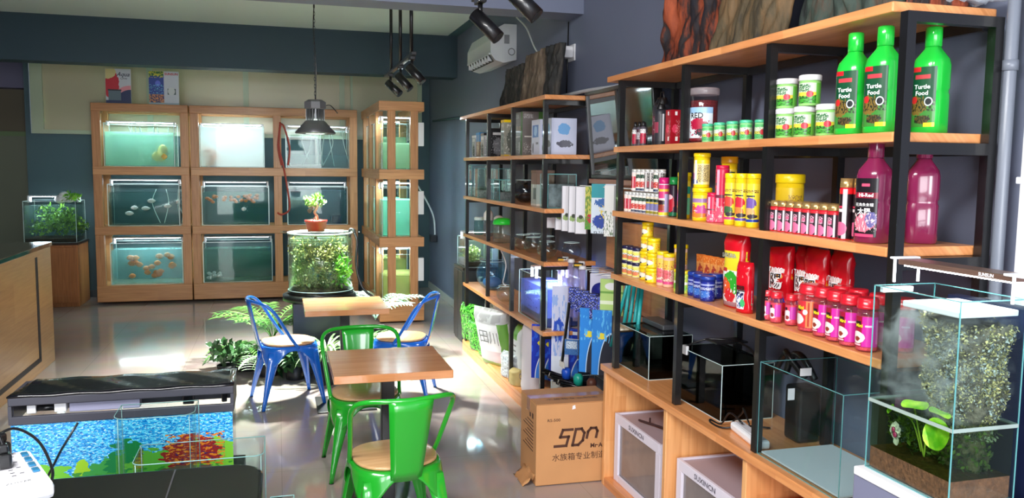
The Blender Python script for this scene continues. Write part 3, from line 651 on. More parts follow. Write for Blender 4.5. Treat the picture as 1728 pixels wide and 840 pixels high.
for k, (x, y, rz, lb) in enumerate(((1.785, 2.30, .3, 'leftmost of three big green turtle food bottles on the top compartment'), (1.785, 2.165, .3, 'middle green turtle food bottle, beside the end post of the near shelving'), (1.93, 2.13, .3, 'rightmost green turtle food bottle, seen through the open end of the shelving'))):
    put('tf', lambda: big_bottle('turtle_food_bottle', GREENB, TFL, [(WHT, [('Turtle', .0185, 0, .140, .02), ('Food', .0185, 0, .121, .02)])]), (x, y, 1.8675), rz, lb, 'green turtle food bottles')
HRL = graphic('hi_red_label', (22, 16, 22), [('r', 0, .66, 1, .76, (130, 16, 44)), ('e', .28, .71, .1, .035, (240, 60, 80)), ('r', .35, .86, .7, .91, (206, 80, 110)), ('e', .5, .24, .42, .16, (226, 110, 130), .35), ('e', .78, .3, .22, .13, (100, 96, 150), .3), ('s', .1, .1, 1, .4, 14, .56, (236, 200, 200)), ('r', .1, .0, .9, .05, (206, 70, 110))])
for x, y, lb in ((1.785, 2.18, 'tall wine-red bottle with a black fish label on the third compartment'), (1.93, 2.14, 'plain tall wine-red bottle behind the end post of the near shelving')):
    put('hr', lambda: big_bottle('fish_food_bottle', PURP, HRL, [(WHT, [('Hi-Red', .016, .004, .148, .02), ('花角魚食糧', .0115, 0, .118, .0), ('太陽', .021, 0, .097, .02)])]), (x, y, 1.5305), .3 if x < 1.8 else -2.2, lb, 'wine-red bottles')
# ---- green and white tubs
GTL = graphic('green_tub_label', (66, 160, 50), [('r', 0, .55, 1, 1, (210, 226, 200)), ('r', 0, .35, 1, .55, (226, 214, 70)), ('s', 0, 0, 1, .4, 12, .55, (40, 60, 30)), ('e', .62, .45, .1, .16, (200, 40, 60)), ('s', .1, .6, .6, .95, 20, .5, (40, 110, 50)), ('r', .8, 0, 1, 1, (110, 200, 70))])
WGB = mat('light_green_plastic', (150, 212, 120), .3)
def white_tub():
    letters_mat[0] = mat('green_print', (20, 96, 50), .4)
    return tub('food_tub', .0385, .106, WGB, WHITE, GTL, .02, 1.7, letters=[('Turtle', .017, -.004, .066, .02), ('Food', .015, -.004, .052, .02)])
for x, y, z, lb in ((1.78, 2.655, 0, 'lower left green food tub with a white lid beside the middle post'), (1.78, 2.545, 0, 'lower middle green food tub with a white lid'), (1.78, 2.42, 0, 'lower right green food tub with a white lid next to the turtle food bottles'), (1.785, 2.665, .107, 'upper left green food tub stacked on the others'), (1.785, 2.53, .107, 'upper right green food tub stacked on the others')):
    put('wt', white_tub, (x, y, 1.8675 + z), 0, lb, 'green tubs with white lids')
SGL = graphic('small_green_tub_label', (90, 190, 110), [('r', 0, .5, 1, .8, (214, 226, 200)), ('r', 0, .3, 1, .5, (214, 206, 90)), ('e', .7, .45, .12, .2, (206, 50, 60)), ('s', 0, 0, 1, .8, 16, .58, (30, 80, 50))])
TEALL = mat('teal_lid', (80, 196, 150), .3)
for i in range(8):
    y = 3.20 - i * .05
    put('sg', lambda: tub('food_tub', .0245, .078, mat('pale_green_plastic', (150, 220, 150), .3), TEALL, SGL, .012, 1.7), (1.765 if i % 2 == 0 else 1.80, y, 1.8675), 0, 'small green tub with a teal lid, %s from the left of the row' % ORD[i], 'small green tubs in a row')
def rdjar():
    t = thing('feed_jar', '', 'jar'); r = .062
    MB().lathe([(r * .93, 0), (r, .006), (r, .205), (r * .96, .21)], seg=32).obj('jar_body', CLEARP, t)
    MB().lathe([(r * .9, .004), (r * .95, .01), (r * .95, .185), (0, .188)], seg=32).obj('contents', mat('dark_red_pellets', (110, 24, 34), .8, bump=.8, bscale=260, var=.5, vscale=180), t)
    MB().lathe([(r * 1.0, .2105), (r * 1.05, .212), (r * 1.05, .235), (r, .24)], seg=32).obj('lid', glass('frosted_lid', (236, 220, 224), .1, .1, .35, (240, 230, 235)), t)
    l = wrap(graphic('rd_label', (226, 236, 244), [('r', 0, .82, 1, 1, (150, 190, 226)), ('e', .45, .5, .3, .18, (176, 20, 60), .5), ('e', .6, .25, .25, .1, (40, 40, 50), .6), ('s', 0, .1, .9, .6, 12, .6, (190, 30, 70)), ('r', 0, 0, 1, .08, (120, 20, 30))]), r, .01, .155, 1.0, parent=t)
    s = MB(); f = on_cyl(r + .0006, 0); text(s, 'RED', .034, lambda a, b: f(a - .012, b + .118), bold=.02); s.obj('lettering', BLK, l)
    return t
put('rd', rdjar, (1.82, 3.34, 1.8675), .2, 'large clear jar of dark red pellets with a white label')
# ---- small bottles and boxes in the first bay, top compartment
def dropper(name, body, capm, lab, r=.014, h=.108):
    t = thing(name, '', 'bottle')
    MB().lathe([(r * .95, 0), (r, .003), (r, h * .72), (r * .5, h * .8)], seg=18).obj('bottle_body', body, t)
    MB().lathe([(r * .55, h * .8 + .0005), (r * .6, h * .81), (r * .4, h)], seg=14).obj('cap', capm, t)
    wrap(lab, r, h * .1, h * .68, 1.6, parent=t, seg=10); return t
DRL = graphic('dropper_label_red', (230, 226, 226), [('r', 0, .0, 1, .7, (196, 40, 70)), ('s', 0, 0, 1, 1, 14, .56, (40, 30, 40))])
GRL = graphic('dropper_label_green', (226, 236, 230), [('r', 0, .5, 1, .9, (40, 150, 100)), ('e', .5, .35, .3, .2, (226, 90, 120)), ('s', 0, 0, 1, .9, 14, .6, (60, 60, 60))])
KCL = graphic('dropper_label_grey', (40, 40, 46), [('r', 0, .3, 1, .8, (206, 206, 210)), ('s', 0, 0, 1, 1, 16, .5, (90, 30, 50))])
put('dg', lambda: dropper('medicine_bottle', mat('green_clear', (60, 170, 120), .2), mat('green_cap', (40, 150, 90), .3), GRL, .018, .112), (1.8, 4.02, 1.8675), 0, 'small green bottle at the far left end of the upper compartment')
for i, (x, y) in enumerate(((1.77, 3.955), (1.77, 3.905), (1.77, 3.86), (1.81, 3.93))):
    put('dk' + str(i % 2), lambda i=i: dropper('medicine_bottle', mat('grey_bottle', (80, 76, 84), .3), BLACK, (DRL, KCL)[i % 2], .0155, .122), (x, y, 1.8675), 0, 'little black-capped dropper bottle, %s from the left of its cluster' % ORD[i], 'little dropper bottles')
def canister(name, r, h, bodym, lidm, lab=None):
    t = thing(name, '', 'canister'); MB().lathe([(r * .95, 0), (r, .006), (r, h * .8), (r * .8, h * .86)], seg=28).obj('body', bodym, t)
    MB().lathe([(r * .8, h * .861), (r * .82, h * .88), (r * .55, h * .97), (r * .5, h)], seg=28).obj('lid', lidm, t)
    if lab: wrap(lab, r, h * .1, h * .75, 1.5, parent=t)
    s = MB(); s.tube([(0, -r * .5, h * .95), (0, -r * .3, h * 1.12), (0, r * .3, h * 1.12), (0, r * .5, h * .95)], .004, 6); s.obj('handle', BLACK, t); return t
put('can', lambda: canister('filter_canister', .045, .235, DARKG, BLACK, graphic('canister_label', (58, 52, 60), [('r', .1, .2, .5, .8, (110, 40, 60)), ('r', .6, 0, .75, 1, (150, 150, 156)), ('s', 0, 0, 1, 1, 10, .62, (180, 170, 170))])), (1.84, 3.80, 1.8675), 0, 'tall black canister standing behind the red box')
put('can2', lambda: canister('filter_canister', .03, .2, DARKG, BLACK, graphic('canister_label2', (52, 50, 56), [('r', .1, .3, .5, .7, (150, 60, 80)), ('r', .7, 0, .8, 1, (210, 210, 216))])), (1.80, 3.80 - .075, 1.8675), .2, 'slim dark canister between the dropper bottles and the yellow box')
def carton(name, w, d, h, m_front, m_side, cat='box', bev=.0015):
    """front faces -x; w along y"""
    t = thing(name, '', cat)
    MB().box(0, -w / 2, 0, d, w / 2, h, bev).obj('carton', m_side, t)
    s = MB(); s.quad((-.0006, w / 2, 0), (-.0006, -w / 2, 0), (-.0006, -w / 2, h), (-.0006, w / 2, h)); l = s.obj('printed_face', m_front, t)
    s = MB(); s.quad((0, -w / 2 - .0006, 0), (d, -w / 2 - .0006, 0), (d, -w / 2 - .0006, h), (0, -w / 2 - .0006, h)); s.obj('printed_side', m_front, t)
    return t
put('yb', lambda: carton('medicine_box', .04, .05, .15, graphic('yellow_box_art', (110, 98, 20), [('e', .4, .35, .12, .3, (226, 200, 110), .3), ('e', .7, .25, .06, .2, (214, 190, 120)), ('s', 0, .6, 1, 1, 14, .55, (40, 36, 10))]), mat('dull_yellow_card', (120, 104, 30), .5)), (1.785, 3.62, 1.8675), 0, 'dull yellow box leaning beside the red box')
put('rb', lambda: carton('medicine_box', .052, .05, .158, graphic('red_box_art', (160, 18, 34), [('r', .42, .84, .66, .95, (240, 230, 230)), ('e', .45, .45, .3, .12, (220, 60, 90), .4), ('r', .5, .1, .75, .22, (240, 240, 236)), ('s', .5, .2, 1, .7, 22, .6, (236, 200, 200))]), mat('red_card', (150, 16, 30), .45)), (1.75, 3.545, 1.8675), 0, 'narrow red box with white print beside the second post')

# ---- third compartment down (z 1.53)
Z3 = 1.5305
def tube_jar(name, r, h, capm, lab, body, caph=.014):
    t = thing(name, '', 'jar')
    MB().lathe([(r * .96, 0), (r, .002), (r, h - caph)], seg=18).obj('body', body, t)
    MB().lathe([(r * .98, h - caph + .0004), (r * 1.0, h - caph + .001), (r * .98, h)], seg=18).obj('lid', capm, t)
    wrap(lab, r, .004, h - caph - .004, 1.9, parent=t, seg=10); return t
GOLD = mat('gold_cap', (206, 170, 110), .25, metal=.7); SILV = mat('silver_cap', (220, 220, 214), .3, metal=.4)
TL = [graphic('tube_label_a', (206, 30, 60), [('r', 0, .78, 1, 1, (240, 220, 210)), ('r', 0, 0, 1, .12, (250, 240, 220)), ('s', 0, .2, 1, .8, 14, .6, (120, 10, 30)), ('r', .45, 0, .52, 1, (246, 210, 214))]),
      graphic('tube_label_b', (236, 226, 216), [('r', 0, .68, 1, .9, (20, 60, 40)), ('r', 0, .2, 1, .5, (206, 50, 40)), ('r', 0, 0, 1, .12, (30, 50, 90)), ('s', 0, 0, 1, 1, 18, .6, (240, 240, 230))]),
      graphic('tube_label_c', (226, 214, 190), [('r', 0, .7, 1, .88, (24, 50, 30)), ('r', 0, .2, 1, .6, (124, 120, 170)), ('r', 0, .6, 1, .68, (206, 180, 40)), ('r', 0, 0, 1, .15, (150, 140, 40))]),
      graphic('tube_label_d', (30, 28, 30), [('r', 0, .2, 1, .55, (150, 30, 50)), ('r', .4, 0, .55, 1, (210, 206, 206)), ('s', 0, .5, 1, 1, 20, .55, (210, 200, 190)), ('r', 0, 0, 1, .12, (230, 226, 220))])]
def tj(i, h=.106, r=.0165): return put('tj%d%g' % (i, h), lambda: tube_jar('feed_tube', r, h, SILV, TL[i], WHITE), (0, 0, 0), 0, '', None)
lo = [0, 0, 1, 1, 1, 1, 2, 2, 2]
for k, i in enumerate(lo):
    o = put('tj%d' % i, lambda i=i: tube_jar('feed_tube', .0165, .104, SILV, TL[i], WHITE), (1.77, 4.035 - k * .0445, Z3), 0, 'small feed tube in the lower row of the first bay, %s from the left' % ORD[k], 'feed tubes in two tiers')
hi = [0, 1, 1, 3, 3, 1, 3]
for k, i in enumerate(hi):
    o = put('tjh%d' % i, lambda i=i: tube_jar('feed_tube', .0185, .112, SILV, TL[i], WHITE), (1.785, 3.975 - k * .052, Z3 + .1085), 0, 'feed tube stacked on the upper tier of the first bay, %s from the left' % ORD[k], 'feed tubes in two tiers')
for k in range(9): put('tjb%d' % (k % 3), lambda k=k: tube_jar('feed_tube', .0165, .104, SILV, TL[(k + 1) % 3], WHITE), (1.81, 4.03 - k * .0445, Z3), 0, 'small feed tube behind the lower row of the first bay, %s from the left' % ORD[k], 'feed tubes in two tiers')
PKL = graphic('pink_bottle_label', (206, 60, 120), [('r', 0, .78, 1, .86, (250, 190, 60)), ('r', 0, .0, 1, .1, (236, 220, 60)), ('e', .45, .42, .4, .12, (236, 200, 60), .2), ('e', .45, .42, .34, .08, (40, 20, 30), .2), ('e', .5, .25, .3, .1, (150, 60, 40), .5), ('r', 0, .5, 1, .56, (240, 210, 220)), ('r', .7, .1, 1, .7, (190, 180, 220))])
put('pkb', lambda: tube_jar('feed_bottle', .024, .182, mat('magenta_cap', (200, 30, 110), .3), PKL, WHITE, .03), (1.765, 3.60, Z3), 0, 'pink and yellow bottle with a magenta cap beside the feed tubes')
put('dkb', lambda: tube_jar('feed_bottle', .021, .185, mat('green_cap2', (20, 130, 60), .3), graphic('dark_bottle_label', (40, 20, 40), [('e', .4, .4, .3, .3, (190, 30, 50), .3), ('e', .4, .62, .2, .08, (236, 190, 200)), ('r', 0, 0, 1, .12, (20, 110, 70))]), BLACK, .035), (1.79, 3.548, Z3), 0, 'dark bottle with a green cap tucked behind the second post')
YEL = mat('yellow_plastic', (244, 208, 30), .25, coat=.3); YLID = mat('yellow_lid', (246, 214, 20), .3)
TCL = graphic('teal_can_label', (244, 214, 60), [('r', .4, .62, 1, .84, (40, 160, 130)), ('r', .5, .0, 1, .5, (120, 210, 160)), ('e', .35, .5, .28, .14, (206, 90, 190), .4), ('e', .5, .32, .28, .12, (236, 90, 130), .4), ('e', .3, .12, .2, .09, (160, 90, 70), .3), ('r', 0, .62, .4, .74, (190, 60, 100))])
put('tc', lambda: tub('feed_can', .031, .208, YEL, YLID, TCL, .02, 1.7, cat='can'), (1.77, 3.405, Z3), 0, 'yellow can with a teal and pink fish label, first in the second bay')
YCL = graphic('yellow_can_label', (246, 216, 60), [('r', 0, .68, 1, .86, (160, 120, 170)), ('e', .25, .4, .22, .2, (220, 90, 50), .5), ('e', .62, .35, .2, .22, (206, 80, 150), .5), ('e', .5, .12, .35, .1, (230, 130, 50), .4), ('e', .9, .12, .12, .12, (40, 70, 150)), ('s', 0, .0, 1, .6, 9, .64, (240, 236, 220))])
put('yc', lambda: tub('feed_can', .043, .143, YEL, YLID, YCL, .02, 1.7, cat='can'), (1.785, 3.265, Z3), 0, 'wide yellow can at the bottom of the two-can stack')
YTL = graphic('tall_yellow_label', (244, 226, 150), [('r', 0, .85, 1, 1, (246, 210, 30)), ('e', .2, .35, .22, .14, (190, 90, 170), .4), ('e', .3, .12, .25, .1, (40, 70, 160), .4), ('r', .5, .1, .95, .8, (214, 196, 130)), ('s', .5, .1, .95, .8, 30, .52, (90, 70, 60)), ('r', .35, .0, .46, 1, (250, 246, 226))])
put('yt', lambda: tub('feed_can', .037, .15, YEL, YLID, YTL, .018, 1.7, cat='can'), (1.79, 3.285, Z3 + .1435), 0, 'tall yellow can standing on top of the wide yellow can')
PL = graphic('pink_tall_label', (214, 30, 74), [('r', .4, .0, .52, 1, (250, 180, 200)), ('s', 0, .3, .4, .95, 18, .54, (60, 40, 60)), ('r', 0, .0, 1, .3, (236, 90, 120)), ('s', 0, 0, 1, .4, 12, .6, (250, 200, 200)), ('r', 0, .46, 1, .52, (120, 50, 70))])
for x, y, h, lb in ((1.775, 3.155, .125, 'short pink bottle in front of the tall pink one'), (1.80, 3.125, .24, 'tall pink bottle between the yellow cans')):
    put('pk%g' % h, lambda h=h: tube_jar('feed_bottle', .024 if h < .2 else .028, h, mat('pink_cap', (206, 20, 70), .3), PL, mat('pink_plastic', (210, 60, 100), .3), .015), (x, y, Z3), 0, lb)
put('yl', lambda: tub('feed_can', .036, .278, YEL, mat('amber_lid', (214, 150, 20), .3), graphic('yl_label', (240, 210, 60), [('r', .3, .88, .9, .95, (60, 90, 40)), ('r', .3, .0, 1, .7, (220, 180, 60))]), .03, 1.6, cat='can'), (1.875, 3.20, Z3), 0, 'tall amber-lidded yellow can at the back of the second bay')
for k, (y, c1, c2, c3) in enumerate(((3.0, (220, 70, 60), (60, 100, 60), (226, 60, 130)), (2.918, (214, 40, 60), (230, 130, 60), (90, 70, 170)), (2.836, (120, 90, 170), (230, 170, 110), (30, 60, 160)))):
    L3 = graphic('tall_can_label_%d' % k, (248, 226, 60), [('e', .45, .5, .34, .14, c1, .35), ('e', .4, .28, .34, .1, c2, .5), ('r', 0, .02, 1, .09, c3), ('r', .2, .66, .7, .7, (40, 40, 50)), ('e', .6, .16, .25, .06, (60, 50, 60), .4), ('s', .1, .76, .9, .84, 30, .5, (110, 60, 50))])
    put('tall%d' % k, lambda L3=L3: tub('feed_can', .0265, .208, YEL, YLID, L3, .02, 1.7, cat='can'), (1.77, y, Z3), 0, ['left tall yellow can of the three beside the middle post', 'middle tall yellow can of the three beside the middle post', 'right tall yellow can of the three, with a blue fish, touching the middle post'][k], 'tall yellow cans')
put('bt', lambda: tub('feed_tub', .055, .208, YEL, YLID, graphic('big_tub_label', (246, 208, 40), [('e', .35, .12, .3, .14, (60, 50, 30), .4), ('r', .25, .4, .45, .5, (40, 40, 50)), ('s', .6, .2, .95, .8, 34, .52, (150, 110, 60))]), .035, 1.6, cat='tub'), (1.90, 2.79, Z3), 0, 'big yellow tub behind the small gold-capped jars')
HJL = graphic('gold_jar_label', (40, 26, 34), [('e', .32, .22, .26, .24, (226, 110, 150), .1), ('r', .56, 0, .64, 1, (214, 200, 210)), ('r', 0, .55, .5, .66, (206, 60, 110)), ('r', .7, 0, 1, 1, (110, 50, 70)), ('r', 0, .9, 1, 1, (206, 40, 50)), ('s', 0, .45, .5, .8, 20, .5, (220, 160, 180))])
RBASE = mat('red_plastic', (206, 24, 44), .25, coat=.3)
for k in range(8):
    put('gj', lambda: tube_jar('food_jar', .0215, .112, GOLD, HJL, RBASE, .022), (1.768, 2.675 - k * .0475, Z3), 0, 'small black and pink jar with a gold cap, %s from the left of the row' % ORD[k], 'gold-capped jars in a row')
for k in range(7):
    put('gj', lambda: 0, (1.815, 2.66 - k * .0475, Z3), 0, 'small gold-capped jar in the second row, %s from the left' % ORD[k], 'gold-capped jars in the second row')
for k, (x, y) in enumerate(((1.768, 2.287), (1.79, 2.248))):
    put('gt', lambda: tube_jar('food_jar', .021, .198, GOLD, graphic('gold_tall_label', (34, 18, 24), [('r', 0, .9, 1, 1, (226, 30, 40)), ('r', .45, 0, .62, 1, (200, 190, 196)), ('e', .35, .2, .3, .14, (220, 100, 140), .1), ('r', 0, .54, .45, .6, (240, 220, 220)), ('r', 0, .62, .45, .66, (206, 50, 80))]), RBASE, .03), (x, y, Z3), 0, ['tall gold-capped can left of the wine-red bottle', 'tall gold-capped can touching the wine-red bottle'][k], 'tall gold-capped cans')

# ---- second compartment down (z 1.193)
Z2 = 1.1935
NL = graphic('navy_lid_tub_label', (240, 230, 110), [('r', 0, .5, 1, .66, (240, 240, 236)), ('s', 0, .3, 1, .8, 14, .56, (40, 60, 110)), ('e', .5, .3, .25, .2, (220, 130, 90), .4)])
for k in range(6):
    i, j = k % 3, k // 3
    put('nt', lambda: tub('food_tub', .031, .0765, mat('cream_plastic', (240, 236, 190), .3), mat('navy_lid', (34, 30, 70), .3), NL, .016, 1.7), (1.79, 4.06 - i * .066, Z2 + j * .077), 0, '%s yellow tub with a navy lid, %s tier' % (['left', 'middle', 'right'][i], ['lower', 'upper'][j]), 'navy-lidded yellow tubs')
SYL = graphic('yellow_tub_label', (248, 216, 40), [('s', 0, .2, 1, .9, 9, .56, (236, 120, 60)), ('e', .4, .45, .26, .28, (250, 246, 226), .2), ('e', .35, .2, .08, .1, (40, 30, 60)), ('s', .1, .6, .9, .9, 24, .6, (60, 50, 60))])
yst = [(1.80, 3.84, 0, .038), (1.80, 3.84, .073, .038), (1.80, 3.84, .146, .034), (1.80, 3.84, .219, .03), (1.785, 3.735, 0, .04), (1.785, 3.735, .0735, .034), (1.785, 3.735, .147, .034)]
for k, (x, y, z, r) in enumerate(yst):
    put('yt%g' % r, lambda r=r: tub('food_tub', r, .0725, YEL, YLID, SYL, .016, 1.7), (x, y, Z2 + z), 0, 'yellow tub in the %s stack, %s from the bottom' % ('left' if k < 4 else 'right', ORD[k if k < 4 else k - 4]), 'stacked yellow tubs')
for k, (x, y, h) in enumerate(((1.785, 3.635, .165), (1.79, 3.575, .16), (1.86, 3.59, .2))):
    put('oc%d' % k, lambda h=h, k=k: tub('feed_can', .028 if k < 2 else .034, h, mat('pale_orange', (244, 200, 170), .3), YLID, graphic('orange_can_label_%d' % k, (244, 206, 190), [('r', 0, .6, 1, 1, (246, 200, 80)), ('e', .5, .4, .3, .2, (230, 110, 120), .5), ('r', 0, 0, 1, .12, (226, 80, 140)), ('s', 0, .1, 1, .8, 14, .58, (190, 90, 70))]), .018, 1.7, cat='can'), (x, y, Z2), 0, ['orange and pink can right of the yellow stacks', 'pale orange can just left of the second post', 'taller yellow can behind the orange ones'][k])
for k in range(2):
    put('lg', lambda: tub('food_tub', .026, .104, mat('lime_plastic', (206, 220, 90), .3), YLID, graphic('lime_label', (196, 214, 70), [('r', 0, .45, 1, .6, (240, 240, 226)), ('e', .5, .25, .3, .2, (120, 190, 70), .5), ('s', 0, .6, 1, .9, 20, .55, (90, 130, 50))]), .014, 1.7), (1.77, 3.425 - k * .054, Z2), 0, ['left lime tub with a yellow lid beside the second post', 'right lime tub with a yellow lid beside the blue cans'][k], 'lime tubs')
BLL = graphic('blue_can_label', (26, 40, 140), [('r', 0, .8, 1, .9, (150, 160, 214)), ('e', .45, .3, .3, .22, (60, 110, 190), .5), ('r', 0, .55, 1, .7, (190, 196, 226)), ('s', 0, .5, 1, .8, 26, .52, (30, 40, 130)), ('s', 0, 0, 1, .5, 12, .64, (200, 206, 236))])
BLID = mat('blue_lid', (30, 60, 150), .3)
for k, (x, y) in enumerate(((1.785, 3.305), (1.775, 3.235), (1.765, 3.155), (1.84, 3.22))):
    put('bl', lambda: tub('food_tub', .033, .107, mat('navy_plastic', (30, 40, 120), .3), BLID, BLL, .016, 1.7), (x, y, Z2), 0, ['left blue can of the front three', 'middle blue can of the front three', 'right blue can of the front three, beside the big red bag', 'blue can standing behind the front three'][k], 'dark blue cans')
def pillow(name, w, d, h, m, seed=0, top=.12, bot=.10, cat='bag', n=14):
    """upright bag: w along y, front -x, crimped at top and bottom"""
    s = MB(); rows = []; rnd = Vector((seed * 3.1, 0, 0)); K = 28
    for i in range(n + 1):
        v = i / n; e = min(1, (1 - v) / top) ** .5 * min(1, (v + .15) / (bot + .15)) ** .5 if v < 1 else 0.02
        row = []
        for k in range(K):
            a = 2 * PI * k / K; ca, sa = math.cos(a), math.sin(a); f = 1 / (abs(ca) ** 2.6 + abs(sa) ** 2.6) ** (1 / 2.6)
            yy = w / 2 * f * sa * (1 - .06 * math.sin(PI * v)); xx = d / 2 * f * ca * max(e, .05)
            q = noise.noise(Vector((xx * 30, yy * 26, v * h * 26)) + rnd) * .006 * (e + .3)
            row.append((xx + q, yy + q * .4, v * h))
        rows.append(row)
    V = s.grid(rows, True); s.bm.faces.new(list(reversed(V[0]))); s.bm.faces.new(V[-1])
    for f in s.bm.faces:
        for lp in f.loops: c = lp.vert.co; lp[s.uv].uv = (.5 - c.y / w if c.x < 0 else .5 + c.y / w, c.z / h)
    return s.obj(name, m)
def bag(name, w, d, h, m, letters=(), seed=0, cat='bag'):
    t = thing(name, '', cat); b = pillow('pouch', w, d, h, m, seed); b.parent = t
    for lm, st, sz, u, v, bd in letters:
        s = MB(); text(s, st, sz, lambda a, c: (-d / 2 * (1 - abs(a + u) / w * .5) - .006, -(a + u), c + v), bold=bd); s.obj('lettering', lm, b)
    return t
for k in range(4):
    o = put('op', lambda: bag('feed_sachet', .05, .012, .17, graphic('orange_sachet', (214, 110, 40), [('r', .1, .1, .9, .8, (226, 150, 80)), ('e', .5, .45, .3, .3, (170, 60, 50), .5), ('s', 0, 0, 1, 1, 12, .6, (240, 190, 110))])), (1.88 + .004 * k, 3.43 - k * .055, Z2), .5, 'orange sachet behind the blue cans, %s from the left' % ORD[k], 'orange sachets')
KOI = graphic('koi_bag_art', (206, 16, 34), [('r', .06, .5, .86, .76, (244, 220, 50)), ('r', .06, .04, .86, .5, (240, 240, 236)), ('e', .55, .32, .36, .17, (50, 170, 50), .2), ('e', .3, .28, .22, .12, (224, 90, 40), .5), ('e', .55, .16, .22, .1, (210, 40, 50), .5), ('s', .1, .06, .8, .4, 12, .62, (250, 250, 246)), ('r', .06, .48, .4, .53, (200, 30, 40)), ('s', .15, .68, .75, .73, 30, .5, (130, 130, 120)), ('r', .06, .02, .86, .08, (170, 130, 140))], .25)
o = put('koi', lambda: bag('feed_bag', .13, .075, .305, KOI, [(mat('silver_print', (176, 176, 160), .3), 'SAKURA', .024, -.004, .212, .02)]), (1.80, 2.985, Z2), .12, 'big red and yellow bag of koi feed leaning in the second bay'); o.rotation_euler = (0, 0, .12)
RBG = graphic('red_bag_art', (204, 14, 30), [('r', .25, .6, .8, .66, (240, 220, 214)), ('e', .52, .55, .26, .045, (226, 150, 40), .1), ('e', .55, .22, .3, .07, (40, 50, 150), .5), ('s', .2, .1, .8, .25, 12, .55, (240, 200, 200))], .22)
SM = graphic('small_red_bag_art', (204, 14, 34), [('r', .2, .08, .7, .45, (236, 236, 240)), ('s', .22, .1, .66, .4, 10, .5, (40, 50, 140)), ('e', .6, .2, .14, .08, (70, 180, 110)), ('s', .1, .7, .9, .95, 9, .62, (236, 120, 120))], .25)
put('smr', lambda: bag('feed_bag', .075, .05, .2, SM, [(BLK, '陽', .045, 0, .085, .01)]), (1.765, 2.86, Z2), .3, 'small red bag with a white panel in front of the koi feed bag')
for k, (x, y, rz, h) in enumerate(((1.90, 2.60, .1, .275), (1.885, 2.80, .25, .272), (1.93, 2.50, -.1, .27), (1.93, 2.70, .1, .29))):
    put('rbg', lambda: bag('feed_bag', .115, .06, .275, RBG, [(WHT, '陽', .062, 0, .13, .07), (BLK, '陽', .062, 0, .1305, .015), (WHT, 'TAIYO', .026, 0, .175, .03)], 2), (x, y, Z2), rz, ['red feed bag with a large black character, front middle of the third bay', 'red feed bag just right of the middle post', 'rightmost red feed bag behind the red-lidded jars', 'red feed bag at the back between the front two'][k], 'red feed bags')
RLID = mat('red_screw_lid', (206, 26, 44), .28, coat=.3)
def clear_jar(r, h, lab, lines=()):
    t = thing('feed_jar', '', 'jar'); lh = h * .2
    MB().lathe([(r * .88, 0), (r * .97, .004), (r * .97, h * .7), (r * .82, h * .79)], seg=28).obj('jar_body', PINKP, t)
    MB().lathe([(r * .84, .004), (r * .9, .008), (r * .9, h * .62), (0, h * .64)], seg=24).obj('pellets', mat('pink_pellets', (226, 96, 116), .7, bump=.6, bscale=220, var=.3, vscale=150), t)
    s = MB(); s.lathe([(r * .9, h * .795), (r * .98, h * .8), (r * .98, h * .85), (r * .93, h * .855), (r * .93, h * .96), (r * .86, h)], seg=28); s.obj('lid', RLID, t)
    l = wrap(lab, r * .975, h * .1, h * .66, 1.5, parent=t)
    if lines:
        s = MB(); f = on_cyl(r * .98, 0)
        for st, sz, u, v, bd in lines: text(s, st, sz, lambda a, b, u=u, v=v: f(a + u, b + v), bold=bd)
        s.obj('lettering', YELP, l)
    return t
MGL = graphic('magenta_jar_label', (206, 40, 160), [('r', 0, .0, .46, 1, (160, 20, 50)), ('r', .0, .62, .42, .84, (40, 16, 24)), ('e', .3, .3, .26, .2, (240, 230, 220), .1), ('e', .3, .25, .1, .08, (150, 50, 40), .3), ('r', .55, .66, .8, .72, (240, 200, 230)), ('r', .1, .03, .44, .08, (240, 190, 200)), ('r', .9, .1, 1, .9, (226, 120, 190))])
SML = graphic('small_jar_label', (214, 70, 90), [('e', .4, .4, .3, .3, (236, 226, 226), .2), ('r', .55, .2, .9, .9, (196, 60, 170)), ('r', .0, .7, .4, .86, (40, 20, 30)), ('e', .4, .3, .12, .12, (150, 60, 60), .4)])
ORL = graphic('orange_jar_label', (206, 50, 60), [('r', .5, .0, .72, 1, (236, 130, 80)), ('r', .55, .05, .6, .95, (180, 60, 40)), ('r', .0, .6, .36, .8, (40, 16, 24)), ('e', .25, .3, .2, .2, (240, 226, 220), .1), ('r', .8, .05, .95, .85, (236, 110, 120)), ('e', .48, .58, .07, .1, (236, 236, 240))])
for k, (x, y, h) in enumerate(((1.762, 2.695, .11), (1.762, 2.64, .112), (1.785, 2.58, .128), (1.815, 2.575, .12))):
    put('sj', lambda: clear_jar(.0225, .115, SML), (x, y, Z2), 0, 'small clear jar with a red lid, %s from the left beside the middle post' % ORD[k], 'small red-lidded jars')
put('oj', lambda: clear_jar(.044, .165, ORL, [('Mini', .018, -.022, .085, .03)]), (1.79, 2.475, Z2), 0, 'widest red-lidded jar with orange stripes, left of the magenta-labelled jars')
for k, (x, y) in enumerate(((1.775, 2.385), (1.77, 2.31), (1.765, 2.235), (1.765, 2.155))):
    put('mj', lambda: clear_jar(.034, .168, MGL, [('Mini', .015, -.014, .082, .03)]), (x, y, Z2), 0, 'red-lidded jar with a magenta label in the front row, %s from the left' % ORD[k], 'magenta-labelled jars')
for k, (x, y) in enumerate(((1.86, 2.40), (1.86, 2.32), (1.86, 2.22), (1.87, 2.12))):
    put('mj', lambda: 0, (x, y, Z2), 0, ['red-lidded jar in the second row behind the first magenta jar', 'red-lidded jar in the second row behind the second magenta jar', 'red-lidded jar in the second row behind the third magenta jar', 'red-lidded jar seen right of the end post through the misty glass tank'][k], 'magenta-labelled jars')

